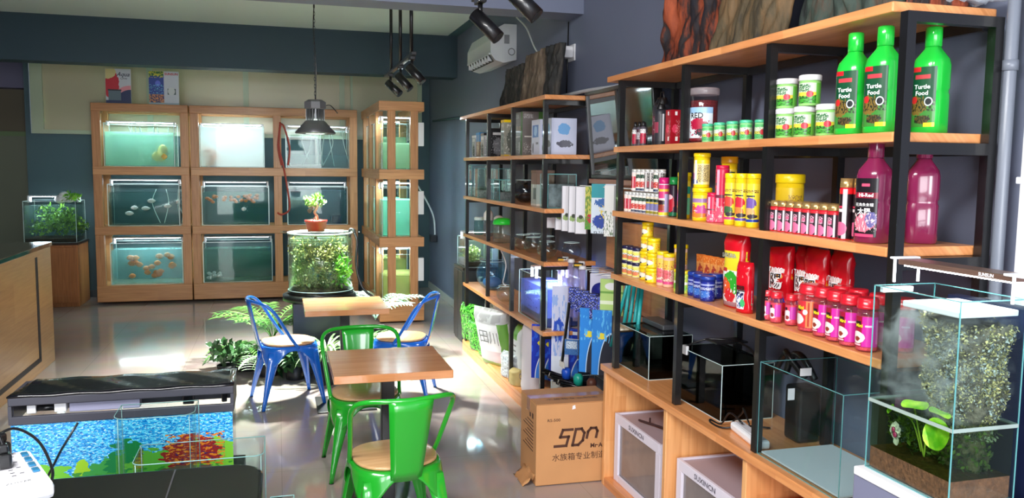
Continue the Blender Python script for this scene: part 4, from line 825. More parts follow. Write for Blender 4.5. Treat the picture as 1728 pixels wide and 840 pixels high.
# ---- bark slabs on top of the shelving
def bark(name, label, y0, y1, h, d, m, z, x, seed, lean=.0, ridge=.03, ang=0.0, group=None, shear=0.0):
    nu, nv = 56, 44; s = MB(); w = y1 - y0; o = Vector((seed * 5.3, seed, 0))
    def P(u, v, back):
        ragged = .04 * noise.noise(Vector((u * 5, seed, 0))) if v > .01 else 0
        hh = h * (1 + ragged); edge = .02 * noise.noise(Vector((v * 5, seed + 9, (u > .5) * 3)))
        fu = min(u, 1 - u); prof_ = min(1, fu * 7) ** .5
        q = noise.noise(Vector((u * 9 + .8 * noise.noise(Vector((v * 3, u * 3, seed))), v * 1.8, seed)) + o); r2 = noise.noise(Vector((u * 26, v * 7, seed)) + o)
        dep = (ridge * (abs(q) * 1.6 + .4 * r2) + d * .5) * prof_
        return (d * .5 - (dep if not back else -d * .4 * prof_) + lean * v * h, (u - .5) * w + edge * (1 if u > .5 else -1) * (v > 0) + shear * v * h, v * hh)
    F = [[P(i / nu, j / nv, False) for i in range(nu + 1)] for j in range(nv + 1)]
    B = [[P(i / nu, j / nv, True) for i in range(nu, -1, -1)] for j in range(nv + 1)]
    rows = [f + b for f, b in zip(F, B)]
    V = s.grid(rows, True); s.bm.faces.new(V[-1]); s.bm.faces.new(list(reversed(V[0])))
    ob = s.obj(name, m, None, (x, (y0 + y1) / 2, z)); ob.rotation_euler = (0, 0, ang)
    return tag(ob, label, 'bark', group)
def barkmat(name, stops, scale=9):
    m, nt, b = newmat(name); N = nt.nodes; L = nt.links
    tc = N.new('ShaderNodeTexCoord'); mp = N.new('ShaderNodeMapping'); mp.inputs['Scale'].default_value = (1, 1, .28); L.new(tc.outputs['Object'], mp.inputs['Vector'])
    nz = N.new('ShaderNodeTexNoise'); nz.inputs['Scale'].default_value = scale; nz.inputs['Detail'].default_value = 8; nz.inputs['Roughness'].default_value = .65; L.new(mp.outputs[0], nz.inputs['Vector'])
    r = N.new('ShaderNodeValToRGB'); e = r.color_ramp.elements
    e[0].position = stops[0][0]; e[0].color = (*s2l(stops[0][1]), 1); e[1].position = stops[-1][0]; e[1].color = (*s2l(stops[-1][1]), 1)
    for p, c in stops[1:-1]: x = e.new(p); x.color = (*s2l(c), 1)
    L.new(nz.outputs['Fac'], r.inputs['Fac']); L.new(r.outputs['Color'], b.inputs['Base Color']); b.inputs['Roughness'].default_value = .75
    bp = N.new('ShaderNodeBump'); bp.inputs['Strength'].default_value = .8; bp.inputs['Distance'].default_value = .02; L.new(nz.outputs['Fac'], bp.inputs['Height']); L.new(bp.outputs['Normal'], b.inputs['Normal'])
    MATS[name] = m; return m
RB = barkmat('red_brown_bark', [(.38, (22, 24, 36)), (.47, (44, 30, 28)), (.54, (130, 56, 30)), (.72, (176, 84, 44))]); OB = barkmat('olive_bark', [(.36, (24, 24, 22)), (.5, (82, 70, 48)), (.68, (120, 92, 60))]); GB = barkmat('green_grey_bark', [(.36, (26, 32, 32)), (.5, (58, 74, 66)), (.68, (96, 64, 50))])
bark('bark_background', 'red-brown bark background panel at the left on top of the near shelving', 3.36, 4.05, .62, .07, RB, 2.2395, 1.93, 1, .05, .075, shear=-.2)
bark('bark_background', 'olive-brown bark background panel beside the red-brown one', 2.86, 3.42, .6, .07, OB, 2.2395, 1.86, 2, .12, .035, shear=-.15)
bark('bark_background', 'green-grey bark background panel above the third bay of the near shelving', 2.30, 2.84, .6, .06, GB, 2.2395, 1.92, 3, .1, .04)
bark('bark_background', 'short dark red bark background panel at the right end on top of the near shelving', 2.06, 2.28, .6, .06, RB, 2.2395, 1.95, 6, .08, .04)
FBK = barkmat('dark_grey_bark', [(.36, (18, 20, 20)), (.52, (44, 44, 42)), (.7, (84, 76, 68))], 14); FBG = barkmat('grey_brown_bark', [(.36, (40, 34, 30)), (.52, (104, 90, 76)), (.7, (140, 124, 106))], 14)
bark('bark_background', 'black bark panel leaning at the left on top of the far shelving', 6.55, 7.22, .36, .06, FBK, 2.2305, 1.9, 4, .1, .03, shear=-.25)
bark('bark_background', 'grey-brown bark panel in the middle on top of the far shelving', 5.95, 6.52, .4, .06, FBG, 2.2305, 1.88, 5, .1, .02, shear=-.12)
bark('bark_background', 'shiny dark bark panel at the right on top of the far shelving', 5.66, 5.93, .4, .06, FBK, 2.2305, 1.9, 7, .08, .04, shear=-.1)
s = MB(); s.grid([[(1.76 + .12 * i, 3.42 - .25 * j + .04 * i, 2.2405 + .012 * math.sin(j * 2.1 + i) ** 2) for i in range(3)] for j in range(3)]); s.grid([[(1.76 + .12 * i, 3.42 - .25 * j + .04 * i, 2.2425 + .012 * math.sin(j * 2.1 + i) ** 2) for i in range(3)] for j in range(3)], flip=True)
tag(s.obj('paper_sheet', WHITE), 'white sheet lying under the bark panels at the shelf edge', 'paper')
s = MB()
for k in range(5): s.tube(smooth_path([(1.86 + .05 * k, 2.0, 2.246 + .004 * k), (1.90 + .03 * k, 2.04 + .02 * k, 2.275), (2.0, 2.01 + .01 * k, 2.25)]), .012, 6)
tag(s.obj('plastic_wrap', glass('plastic_wrap', (240, 244, 250), .15, .1, .3, (220, 228, 238))), 'crumpled clear plastic at the right end of the top board', 'wrap', None, 'stuff')

# ================================================================== FAR SHELVING CONTENTS
# level z 1.842
def clear_box(name, w, d, h, front, topm, cat='box', th=.01):
    t = carton(name, w, d, h - th, front, front, cat); MB().box(-.003, -w / 2 - .003, h - th + .0005, d + .003, w / 2 + .003, h + .012, .002).obj('lid', topm, t); return t
BW = graphic('filter_box_grey', (176, 180, 182), [('e', .5, .35, .35, .3, (60, 64, 66), .4), ('r', .1, .8, .9, .95, (230, 230, 230)), ('s', 0, 0, 1, 1, 8, .62, (230, 232, 232))])
BW2 = graphic('filter_box_brown', (150, 120, 100), [('r', 0, .7, 1, 1, (60, 130, 190)), ('e', .5, .4, .3, .3, (210, 190, 170), .4), ('s', 0, 0, 1, .7, 10, .6, (60, 50, 50))])
BW3 = graphic('filter_box_black', (30, 30, 34), [('e', .5, .4, .4, .35, (110, 112, 116), .5), ('r', .1, .84, .7, .94, (210, 210, 210)), ('s', 0, 0, 1, .8, 12, .6, (160, 160, 164))])
for k, (y, w, h, f, tp, lb) in enumerate(((7.56, .12, .19, BW, WHITE, 'white and grey filter box at the left end of the upper shelf'), (7.39, .13, .21, BW2, mat('sky_blue_lid', (40, 130, 200), .4), 'filter box with a blue top on the upper shelf'), (7.22, .12, .2, BW, BLACK, 'grey filter box just left of the second post'), (6.98, .16, .23, BW3, BLACK, 'black filter box right of the second post'), (6.53, .10, .28, graphic('yellow_top_box', (150, 152, 140), [('e', .5, .45, .35, .4, (96, 100, 92), .4), ('r', 0, 0, 1, .05, (230, 190, 40)), ('s', 0, 0, 1, 1, 9, .6, (206, 206, 196))]), YLID, 'tall clear box with a yellow lid'))):
    put('fbx%d' % k, lambda: clear_box('filter_box', w, .14, h, f, tp), (1.76, y, 1.8425), 0, lb)
gb = put('flx', lambda: carton('filter_box', .19, .16, .325, graphic('grey_big_box', (112, 106, 104), [('r', .78, 0, 1, 1, (70, 120, 50)), ('r', .1, .42, .7, .45, (210, 206, 200)), ('e', .6, .18, .08, .14, (200, 200, 196)), ('s', .05, .05, .6, .3, 22, .56, (190, 190, 186)), ('s', .05, .85, .5, .95, 30, .5, (170, 170, 170))]), mat('green_card', (72, 124, 50), .5)), (1.76, 6.06, 1.8425), 0, 'large grey box with green sides on the upper shelf')
s = MB(); text(s, 'FLUX', .05, lambda a, b: (-.002, -(a + 0), b + .2), bold=.01); s.obj('lettering', mat('warm_print', (206, 170, 140), .4), gb)
put('wbx', lambda: carton('filter_box', .19, .15, .245, graphic('white_blue_box', (206, 210, 230), [('r', .12, .5, .85, .85, (60, 110, 190)), ('e', .5, .68, .2, .14, (150, 190, 230), .4), ('e', .2, .2, .08, .15, (80, 84, 96)), ('r', .55, .3, .85, .36, (90, 90, 110))]), mat('white_card', (214, 218, 232), .5)), (1.755, 5.62, 1.8425), 0, 'white box with a blue picture left of the last post of the far shelving')
put('wbx2', lambda: carton('filter_box', .12, .18, .245, graphic('white_blue_box2', (206, 212, 236), [('e', .5, .7, .25, .16, (110, 170, 226), .3), ('e', .55, .3, .3, .1, (90, 90, 104), .5)]), mat('blue_card', (36, 44, 150), .5)), (1.78, 5.405, 1.8425), 0, 'white box with blue sides seen through the end of the far shelving')
# level 1.483 : glass vases, small tanks
def open_glass(name, x, y, z, w, d, h, label, group=None, cat='glass tank', inner=None):
    t = thing(name, label, cat, (x, y, z + .0008), 0, group); a, b, th = d / 2, w / 2, .005
    s = MB(); s.box(-a, -b, 0, a, -b + th, h); s.box(-a, b - th, 0, a, b, h); s.box(-a, -b + th, 0, -a + th, b - th, h); s.box(a - th, -b + th, 0, a, b - th, h); s.box(-a + th, -b + th, 0, a - th, b - th, th)
    s.obj('glass', glass('tank_glass_b', (232, 242, 238), .04), t); e = .004; s = MB()
    for X in (-a, a):
        for Y in (-b, b): s.box(X - e / 2, Y - e / 2, 0, X + e / 2, Y + e / 2, h)
    for zz in (0, h):
        for Y in (-b, b): s.box(-a, Y - e / 2, max(0, zz - e), a, Y + e / 2, max(zz, e))
        for X in (-a, a): s.box(X - e / 2, -b, max(0, zz - e), X + e / 2, b, max(zz, e))
    s.obj('edge_line', GEDGE, t)
    if inner: MB().box(-a + .01, -b + .01, .006, a - .01, b - .01, h * inner[0]).obj('contents', inner[1], t)
    return t
SG = 'glass vessels on the middle shelf'
IN1 = mat('clear_grey_stones', (150, 160, 156), .4, var=.4, vscale=60, bump=.5)
open_glass('glass_tank', 1.80, 7.52, 1.483, .13, .16, .29, 'tall narrow glass tank at the left end of the middle shelf', SG, inner=(.3, IN1))
open_glass('glass_tank', 1.80, 7.28, 1.483, .15, .16, .26, 'second tall glass tank from the left of the middle shelf', SG, inner=(.25, IN1))
open_glass('glass_tank', 1.86, 6.88, 1.483, .14, .12, .26, 'tall glass tank behind the cube tanks', SG)
open_glass('glass_tank', 1.79, 6.80, 1.483, .11, .12, .17, 'left glass cube tank in the second bay of the middle shelf', SG, inner=(.35, mat('grey_stones', (120, 122, 124), .5, var=.5, vscale=50)))
open_glass('glass_tank', 1.79, 6.60, 1.483, .20, .12, .17, 'wide glass cube tank in the second bay of the middle shelf', SG, inner=(.4, mat('grey_stones', (120, 122, 124), .5)))
def bowl(name, r, h, label, loc, group=None, m=None, sq=.62, inner=None, rim=.6):
    def mk():
        t = thing(name, '', 'bowl'); H = h; P = []
        for i in range(15):
            a = -PI / 2 + .35 + i / 14 * (PI - .35 - .75); P.append((r * math.cos(a), H * .46 + H * .5 * math.sin(a)))
        z0 = P[0][1]; P = [(p[0], p[1] - z0) for p in P]; P.append((P[-1][0] * 1.02, P[-1][1] + .006)); P.append((P[-1][0] * 1.12, P[-1][1] + .008))
        Q = [(max(p[0] - .003, 0), p[1] + .002) for p in reversed(P)]
        MB().lathe(P + Q, seg=32, cap=False).obj('glass', m or glass('bowl_glass', (236, 244, 244), .10, .02), t)
        MB().lathe([(P[-1][0] - .002, P[-1][1] - .001), (P[-1][0] + .002, P[-1][1]), (P[-1][0] - .002, P[-1][1] + .003)], seg=32, cap=False).obj('rim', GEDGEW, t)
        if inner: MB().ball((0, 0, h * .22), r * .6, r * .6, h * .18).obj('contents', inner, t)
        return t
    return put('bowl%s%g%g' % (name, r, h), mk, loc, 0, label, group)
bowl('fish_bowl', .10, .19, 'large round dark glass bowl in the third bay of the middle shelf', (1.86, 6.2, 1.484), None, glass('smoky_glass', (176, 180, 186), .14, .02), inner=mat('smoky_stones', (70, 66, 64), .4))
put('vbx', lambda: clear_box('vase_box', .13, .13, .24, graphic('vase_box_art', (176, 190, 182), [('r', 0, .66, 1, 1, (130, 104, 90)), ('r', .4, .2, .9, .55, (90, 110, 110)), ('e', .4, .6, .1, .06, (230, 230, 230)), ('r', 0, 0, 1, .06, (226, 220, 206))]), mat('brown_card', (120, 96, 84), .5)), (1.76, 5.66, 1.484), 0, 'boxed vase left of the last post on the middle shelf')
open_glass('glass_tank', 1.84, 5.36, 1.483, .16, .2, .23, 'glass tank at the right end of the middle shelf', SG, inner=(.7, mat('dim_vases', (120, 128, 134), .3, var=.6, vscale=22)))
# level 1.127
def glass_jar(name, r, h, body, lidm, label, loc, lidh=.03, group=None, dome=False):
    t = thing(name, label, 'jar', loc, 0, group)
    MB().lathe([(r * .85, 0), (r, .01), (r, h - lidh * 1.6), (r * .85, h - lidh)], seg=28).obj('glass', body, t)
    P = [(r * .9, h - lidh + .0005), (r * .98, h - lidh + .003), (r * .98, h - .008), (r * .8, h)] if not dome else [(r * .9, h - lidh + .0005), (r * 1.05, h - lidh + .004), (r * .95, h - lidh * .3), (r * .5, h), (0, h + .004)]
    MB().lathe(P, seg=28).obj('lid', lidm, t); return t
glass_jar('glass_jar', .045, .165, glass('blue_green_glass', (150, 206, 206), .1, .03, .15, (150, 210, 206)), GEDGEW, 'pale blue glass jar at the left end of the bowl shelf', (1.8, 7.5, 1.128))
glass_jar('jug', .045, .235, glass('grey_glass', (200, 206, 210), .1, .03, .2, (210, 216, 220)), WHITE, 'white-topped jug beside the second post on the bowl shelf', (1.85, 7.33, 1.128), .09, dome=True)
glass_jar('glass_jar', .045, .2, glass('grey_glass', (200, 206, 210)), WHITE, 'white-topped jar just right of the second post on the bowl shelf', (1.88, 7.08, 1.128), .06, dome=True)
glass_jar('glass_jar', .082, .205, glass('jar_glass', (226, 232, 226), .12, .03, .1, (200, 200, 180)), mat('bright_green_lid', (40, 206, 60), .3), 'big glass jar with a bright green lid', (1.81, 6.68, 1.128), .055, dome=True)
BGP = 'small goldfish bowls'
for k, (x, y, r, lb) in enumerate(((1.79, 6.02, .075, 'goldfish bowl right of the third post, front'), (1.90, 6.1, .07, 'goldfish bowl at the back right of the third post'), (1.93, 5.86, .07, 'goldfish bowl at the back in the middle of the third bay'), (1.80, 5.79, .062, 'small goldfish bowl in front in the middle of the third bay'), (1.79, 5.43, .07, 'goldfish bowl just behind the last post'), (1.93, 5.32, .066, 'rightmost goldfish bowl, seen through the end of the far shelving'))):
    bowl('goldfish_bowl', .07, .125, lb, (x, y, 1.128), BGP)
# level .655
bowl('fish_bowl', .145, .29, 'largest round fish bowl with blue tint on the lowest raised shelf', (1.86, 7.22, .656), None, glass('blue_bowl_glass', (190, 222, 240), .12, .02, .06, (120, 190, 230)), inner=mat('blue_gravel', (60, 130, 190), .5))
bowl('goldfish_bowl', .075, .14, 'small glass bowl just left of the third post on the lowest raised shelf', (1.79, 6.5, .656))
bt_ = aquarium('blue-lit tank with black gravel on the far shelving', 1.76, 2.02, 5.33, 6.0, .656, .33, .8, (130, 146, 240), .6, 60, group=None, name='reef_aquarium', sub=(.07, mat('black_gravel', (14, 14, 20), .8, bump=.7, bscale=80)))
o = area('tank_bulb', (1.88, 5.5, 1.05), (1.88, 5.6, .7), .2, .08, 5, (.75, .82, 1)); o.parent = None
s = MB()
for k in range(30): s.ball((1.762 + .252 * 0 - .0025, 5.36 + random.random() * .6, .74 + random.random() * .16), .003, .004, .004, 6, 4)
tag(s.obj('air_bubbles', mat('bubble_dark', (50, 50, 120), .3)), 'small dark bubbles and specks on the glass of the blue-lit tank', 'bubbles', None, 'stuff')
s = MB(); s.tube(smooth_path([(1.85, 7.0, 1.09), (1.87, 6.8, .95), (1.84, 6.72, .85), (1.8, 6.62, .8), (1.79, 6.5, .79)]), .005, 6)
tag(s.obj('cable', WHITE), 'white cable hanging behind the round fish bowl on the far shelving', 'cable')
# bottom: bags
Zb = .1005
def heap_bag(label, x, y, w, d, h, rz, m, z=Zb, name='bag', seed=0, letters=None, tilt=0):
    t = thing(name, label, 'bag', (x, y, z), rz); b = pillow('sack', w, d, h, m, seed, .15, .08, n=18); b.parent = t; b.rotation_euler = (0, tilt, 0)
    if letters:
        for lm, st, sz, u, v in letters:
            s = MB(); text(s, st, sz, lambda a, c: (-d / 2 - .008, -(a + u), c + v)); s.obj('lettering', lm, b)
    return t
LEAF = graphic('leafy_bag_art', (44, 120, 30), [('s', 0, 0, 1, 1, 7, .5, (80, 170, 50)), ('s', 0, 0, 1, 1, 13, .56, (16, 64, 18)), ('s', 0, 0, 1, 1, 20, .64, (170, 220, 130))], .25)
heap_bag('bright green leaf-printed bag at the left end on the bottom of the far shelving', 1.8, 7.62, .34, .16, .36, .35, LEAF, name='plant_bag', tilt=-.1)
heap_bag('green leaf-printed bag in front of the grey sacks', 1.76, 7.2, .32, .12, .26, .3, LEAF, name='plant_bag', seed=3, tilt=-.15)
heap_bag('green leaf-printed bag lying lowest, nearest the board edge', 1.75, 6.93, .24, .10, .24, .2, LEAF, name='plant_bag', seed=5, tilt=-.1)
PG = graphic('grey_white_sack', (176, 178, 180), [('r', .08, .28, .8, .78, (214, 216, 220)), ('r', .08, .12, .8, .3, (200, 180, 186)), ('r', 0, 0, 1, .1, (110, 150, 60)), ('r', .8, .3, 1, .8, (90, 150, 50)), ('s', .1, .8, .9, 1, 6, .5, (150, 150, 152))])
heap_bag('grey sack with a white panel and big characters leaning across the bottom shelf', 1.80, 6.66, .42, .16, .5, .45, PG, seed=7, letters=[(mat('grey_print', (96, 98, 100), .5), '田川', .13, .02, .27)], tilt=-.25, name='soil_sack')
heap_bag('grey plastic bag behind the green leaf-printed bags', 1.93, 7.35, .42, .14, .46, .1, graphic('dull_plastic', (150, 150, 152), [('s', 0, 0, 1, 1, 5, .52, (186, 188, 190)), ('s', 0, .2, .6, .8, 14, .6, (90, 90, 92))]), seed=9)
heap_bag('bag of pink and white gravel on top of the grey sack', 1.9, 6.95, .3, .14, .16, .2, graphic('gravel_bag', (196, 180, 186), [('s', 0, 0, 1, 1, 40, .5, (150, 110, 120)), ('s', 0, 0, 1, 1, 30, .58, (240, 236, 238))]), z=.45, seed=11)
heap_bag('white paper sack with dark lines right of the third post', 1.84, 6.12, .26, .14, .42, .1, graphic('lined_sack', (206, 208, 210), [('r', .0, .75, .6, 1, (96, 160, 50))] + [('r', .0, .12 + .1 * i, .5, .15 + .1 * i, (90, 92, 96)) for i in range(6)]), seed=12)
heap_bag('tall narrow white sack near the last post on the floor shelf', 1.78, 5.72, .2, .13, .54, .15, mat('white_sack', (226, 218, 222), .45), seed=13, letters=[(mat('navy_print2', (40, 30, 90), .5), 'C', .06, -.04, .12)], name='soil_sack')
heap_bag('crumpled clear bag of driftwood pieces at the board edge', 1.76, 6.2, .22, .12, .2, .3, graphic('clear_grey_bag', (170, 176, 182), [('s', 0, 0, 1, 1, 8, .5, (206, 214, 220)), ('s', 0, 0, 1, .5, 14, .58, (120, 100, 84))]), seed=14, name='clear_bag')
heap_bag('yellowish cardboard pack on the edge of the bottom board', 1.74, 5.98, .14, .1, .12, .1, mat('yellow_card', (190, 170, 110), .6), seed=15, name='card_pack')

# small planted tank on a black cabinet beyond the far shelving
bcab = thing('tank_cabinet', 'slim black cabinet behind the left end of the far shelving', 'cabinet', (1.76, 7.96, 0)); MB().box(0, 0, 0, .34, .42, .735, .004).obj('body', mat('dark_grey_cabinet', (52, 58, 62), .35), bcab); MB().box(-.008, -.008, .7355, .345, .43, .76, .003).obj('top_board', BLACK, bcab)
for y0, y1 in ((.01, .20), (.215, .41)): MB().box(-.012, y0, .03, -.0005, y1, .72, .002).obj('door', mat('dark_grey_cabinet', (52, 58, 62), .35), bcab)
aquarium('small bright planted tank on the slim black cabinet beyond the far shelving', 1.78, 2.06, 7.99, 8.34, .7605, .29, .86, (214, 230, 190), .06, 60, group=None, name='planted_aquarium', sub=(.05, SOIL))
s = MB()
for i in range(6): leaf_blob(s, (1.86 + .03 * (i % 3), 8.06 + .045 * i, .86 + .03 * (i % 2)), .06, .06, .07, 90, .035, 70 + i)
tag(s.obj('aquarium_plants', green('pale_plants', (110, 130, 50), (220, 226, 150), 14)), 'pale green water plants in the small tank beyond the far shelving', 'plants', None, 'stuff')

# ================================================================== CENTRE: TABLES AND CHAIRS
def cafe_table(label, x, y, rz=0):
    t = thing('cafe_table', label, 'table', (x, y, 0), rz, 'square cafe tables')
    MB().box(-.29, -.29, .712, .29, .29, .752, .003).obj('tabletop', TABLEW, t)
    MB().box(-.034, -.034, .012, .034, .034, .70, .004).obj('column', BLACK, t)
    s = MB(); s.box(-.21, -.21, 0, .21, .21, .011, .003); s.obj('base_plate', BLACK, t)
    MB().box(-.14, -.14, .701, .14, .14, .711).obj('top_bracket', BLACK, t); return t
cafe_table('nearer square cafe table with a thick wooden top and black column, between the green chairs', .535, 4.24, .0)
cafe_table('farther square cafe table with a wooden top, between the two blue chairs', .46, 6.10, .0)
BLU = mat('blue_lacquer', (22, 104, 206), .22, coat=.7); GRN = mat('green_lacquer', (34, 160, 42), .22, coat=.7)
def metal_chair(col):
    """faces +y"""
    t = thing('metal_chair', '', 'chair')
    n = 3.0; SZ = .445
    def se(a, r, ry=1): ca, sa = math.cos(a), math.sin(a); f = 1 / (abs(ca) ** n + abs(sa) ** n) ** (1 / n); return r * f * ca, r * f * sa * ry
    # seat pan + skirt whose lower edge arches between the legs
    s = MB(); K = 72; rows = []
    corner = lambda a: abs(math.sin(2 * a)) ** 1.6
    for lvl in range(6):
        row = []
        for k in range(K):
            a = 2 * PI * k / K; dep = .028 + .13 * corner(a) ** 2.2; f = lvl / 5
            r = .197 + .018 * f * corner(a) + (0.004 if lvl else 0); x, y = se(a, r); row.append((x, y, SZ - .004 - dep * f))
        rows.append(row)
    top = [[(se(2 * PI * k / K, .190)[0], se(2 * PI * k / K, .190)[1], SZ) for k in range(K)]]
    V = s.grid(list(reversed(rows)) + top, True); s.bm.faces.new(V[-1])
    o = s.obj('seat_pan', col, t); md = o.modifiers.new('thick', 'SOLIDIFY'); md.thickness = .004
    s = MB(); P = []
    MB().lathe([(.182, SZ + .001), (.187, SZ + .004), (.187, SZ + .013), (.180, SZ + .017), (0, SZ + .017)], seg=56, n=2.6).obj('seat', SEATW, t)
    for sx_, sy_ in ((1, 1), (-1, 1), (1, -1), (-1, -1)):
        s = MB(); rows = []
        for i in range(8):
            f = i / 7; z = .40 * (1 - f) + .004; cx = sx_ * (.172 + .050 * f); cy = sy_ * (.170 + (.045 if sy_ > 0 else .068) * f); w = .066 * (1 - f) ** 1.3 + .018
            dx, dy = sx_, sy_; row = []
            # folded channel: two flanges meeting at the outer corner
            pts = [(-w, .0), (-w * .6, .006), (0.004, .006), (.006, .004), (.006, -w * .6), (0, -w), (-.005, -w), (-.006, -.008), (-.008, -.006), (-w, -.005)]
            for px, py in pts: row.append((cx + dx * px, cy + dy * py, z))
            if sx_ * sy_ < 0: row.reverse()
            rows.append(row)
        rows.reverse(); V = s.grid(rows, True); s.bm.faces.new(V[-1]); s.bm.faces.new(list(reversed(V[0])))
        l = s.obj('leg', col, t)
        MB().cyl((sx_ * .216, sy_ * (.209 if sy_ > 0 else .232), 0), (sx_ * .216, sy_ * (.209 if sy_ > 0 else .232), .0035), .014, 10).obj('foot', BLACK, l)
    # back hoop: rises from the front of the seat sides, sweeps round behind
    pts = [(-.196, .03, .43), (-.204, -.02, .50), (-.214, -.075, .59), (-.224, -.125, .675), (-.225, -.160, .722), (-.211, -.198, .756), (-.172, -.238, .773), (-.10, -.271, .778), (0, -.286, .778)]
    pts = pts + [(-x, y, z) for x, y, z in reversed(pts[:-1])]
    s = MB(); s.tube(smooth_path(pts, 5), .0115, 12); s.obj('back_hoop', col, t)
    s = MB(); rows = []
    for i in range(9):
        f = i / 8; z = .40 + .375 * f; y = -.200 - .088 * f ** .9; w = .068 + .030 * f; rows.append([(w * (k / 6 * 2 - 1), y - .010 * (1 - (k / 3 - 1) ** 2), z) for k in range(7)])
    s.grid(rows); o = s.obj('back_splat', col, t); md = o.modifiers.new('thick', 'SOLIDIFY'); md.thickness = .003
    return t
put('chg', lambda: metal_chair(GRN), (.49, 3.66, 0), .13, 'green metal chair with its back to the camera, in front of the nearer table', 'green metal chairs')
put('chg', lambda: 0, (.47, 4.76, 0), PI + .04, 'green metal chair facing the camera on the far side of the nearer table', 'green metal chairs')
put('chb', lambda: metal_chair(BLU), (.06, 6.30, 0), -PI / 2 + .22, 'left blue metal chair with wooden seat, facing the farther table', 'blue metal chairs')
put('chb', lambda: 0, (.90, 6.27, 0), PI / 2 - .32, 'right blue metal chair with wooden seat, near the far shelving', 'blue metal chairs')

# ================================================================== ROUND PLANTED TANK AND PLANTS
cy = thing('cylinder_aquarium', 'round glass tank densely planted with moss and ferns on a dark stand', 'fish tank', (.35, 7.3, .66))
R = .272
MB().lathe([(R, 0), (R, .52), (R - .008, .52), (R - .008, .008), (0, .008)], seg=64).obj('glass', glass('cyl_glass', (232, 246, 240), .03), cy)
s = MB(); s.lathe([(R - .009, .514), (R + .003, .514), (R + .003, .524), (R - .009, .524), (R - .009, .514)], seg=64, cap=False); s.lathe([(R + .001, .03), (R + .004, .03), (R + .004, .037), (R + .001, .037)], seg=64, cap=False); s.obj('rim', GEDGEW, cy)
MB().lathe([(R + .008, 0.0), (R + .008, .02), (R + .002, .02)], seg=64, cap=False).obj('base_ring', BLACK, cy)
MB().lathe([(0, .01), (R - .011, .01), (R - .011, .475), (0, .475)], seg=64, cap=False).obj('water', glass('cyl_water', (226, 240, 216), .0, .03, .05, (150, 180, 130)), cy)
st = thing('tank_stand', 'dark stand under the round planted tank', 'stand', (.34, 7.3, 0))
s = MB().box(-.23, -.23, 0, .23, .23, .60, .005); s.obj('body', mat('stand_dark_navy', (26, 28, 40), .35), st)
MB().lathe([(.30, .6005), (.31, .605), (.31, .65), (.28, .659), (0, .659)], seg=40).obj('top_plate', mat('stand_top', (22, 22, 26), .4), st)
s = MB()
for k in range(26):
    a = k * 2.39996; rr_ = .17 * math.sqrt(k / 26) + .04; leaf_blob(s, (.35 + rr_ * math.cos(a), 7.3 + rr_ * math.sin(a), .72 + .34 * ((k * 5) % 9) / 8), .075, .075, .10, 120, .028, k)
tag(s.obj('tank_moss', GR3), 'olive moss filling the round planted tank', 'moss', None, 'stuff')
s = MB()
for k in range(12): a = PI + .1 + k * PI / 12; leaf_blob(s, (.35 + .2 * math.cos(a), 7.3 + .2 * math.sin(a), .78 + .06 * (k % 3)), .06, .05, .09, 60, .04, 50 + k)
tag(s.obj('tank_ferns', green('dark_fern', (24, 44, 18), (84, 104, 40), 12)), 'dark ferns at the glass of the round planted tank', 'ferns', None, 'stuff')
s = MB(); leaf_blob(s, (.52, 7.13, .86), .06, .05, .12, 170, .05, 91); tag(s.obj('bright_water_plant', GR2), 'bright green water plant at the right side of the round planted tank', 'plant')
MB().lathe([(0, .012), (R - .013, .012), (R - .013, .05), (0, .06)], seg=40, cap=False).obj('substrate', SOIL, cy)
s = MB(); s.tube(smooth_path([(.64, 7.28, 1.17), (.66, 7.26, 1.1), (.65, 7.25, .9), (.70, 7.22, .7), (.82, 7.2, .6)]), .011, 8); s.tube(smooth_path([(.60, 7.3, 1.12), (.6, 7.29, 1.2), (.635, 7.28, 1.2), (.64, 7.28, 1.17)]), .011, 8)
tag(s.obj('filter_hose', BLACK), 'black filter hose running down the right side of the round planted tank', 'hose')
# bonsai in a red pot, standing on a glass strip over the tank
MB2 = tag(MB().box(.02, 7.2, 1.186, .68, 7.36, 1.194, .001).obj('glass_shelf', glass('strip_glass', (226, 246, 240), .05)), 'clear glass strip across the top of the round planted tank', 'glass')
bp_ = thing('bonsai_pot', 'small red clay pot holding a little bonsai tree above the round tank', 'potted plant', (.315, 7.28, 1.195))
MB().lathe([(.072, 0), (.078, .004), (.098, .078), (.103, .082), (.103, .092), (.092, .092), (.09, .08), (0, .08)], seg=8, n=2, cap=False).obj('pot', mat('red_clay', (130, 26, 18), .35, coat=.4), bp_)
s = MB(); s.tube(smooth_path([(.0, 0, .075), (.012, .0, .12), (-.012, 0, .16), (.012, 0, .2), (-.002, 0, .25)]), .01, 8, rs=None); s.tube([(.0, 0, .19), (-.04, 0, .24)], .006, 6); s.tube([(.0, 0, .2), (.045, 0, .23)], .006, 6)
for k in range(4): s.tube(smooth_path([(0, 0, .13), (.02 * math.cos(k * 1.6), .02 * math.sin(k * 1.6), .1), (.035 * math.cos(k * 1.6), .035 * math.sin(k * 1.6), .076)]), .005, 6)
s.obj('trunk', mat('pale_bark', (150, 130, 96), .7), bp_)
s = MB()
for c, q in (((0, 0, .27), 1), ((-.06, 0, .255), .8), ((.055, 0, .245), .8), ((.02, .02, .29), .7), ((-.03, -.02, .225), .5)): leaf_blob(s, c, .045 * q, .04 * q, .028 * q, 60, .028, int(q * 10), 1.7)
s.obj('foliage', green('bonsai_green', (34, 84, 26), (130, 176, 76), 30), bp_)

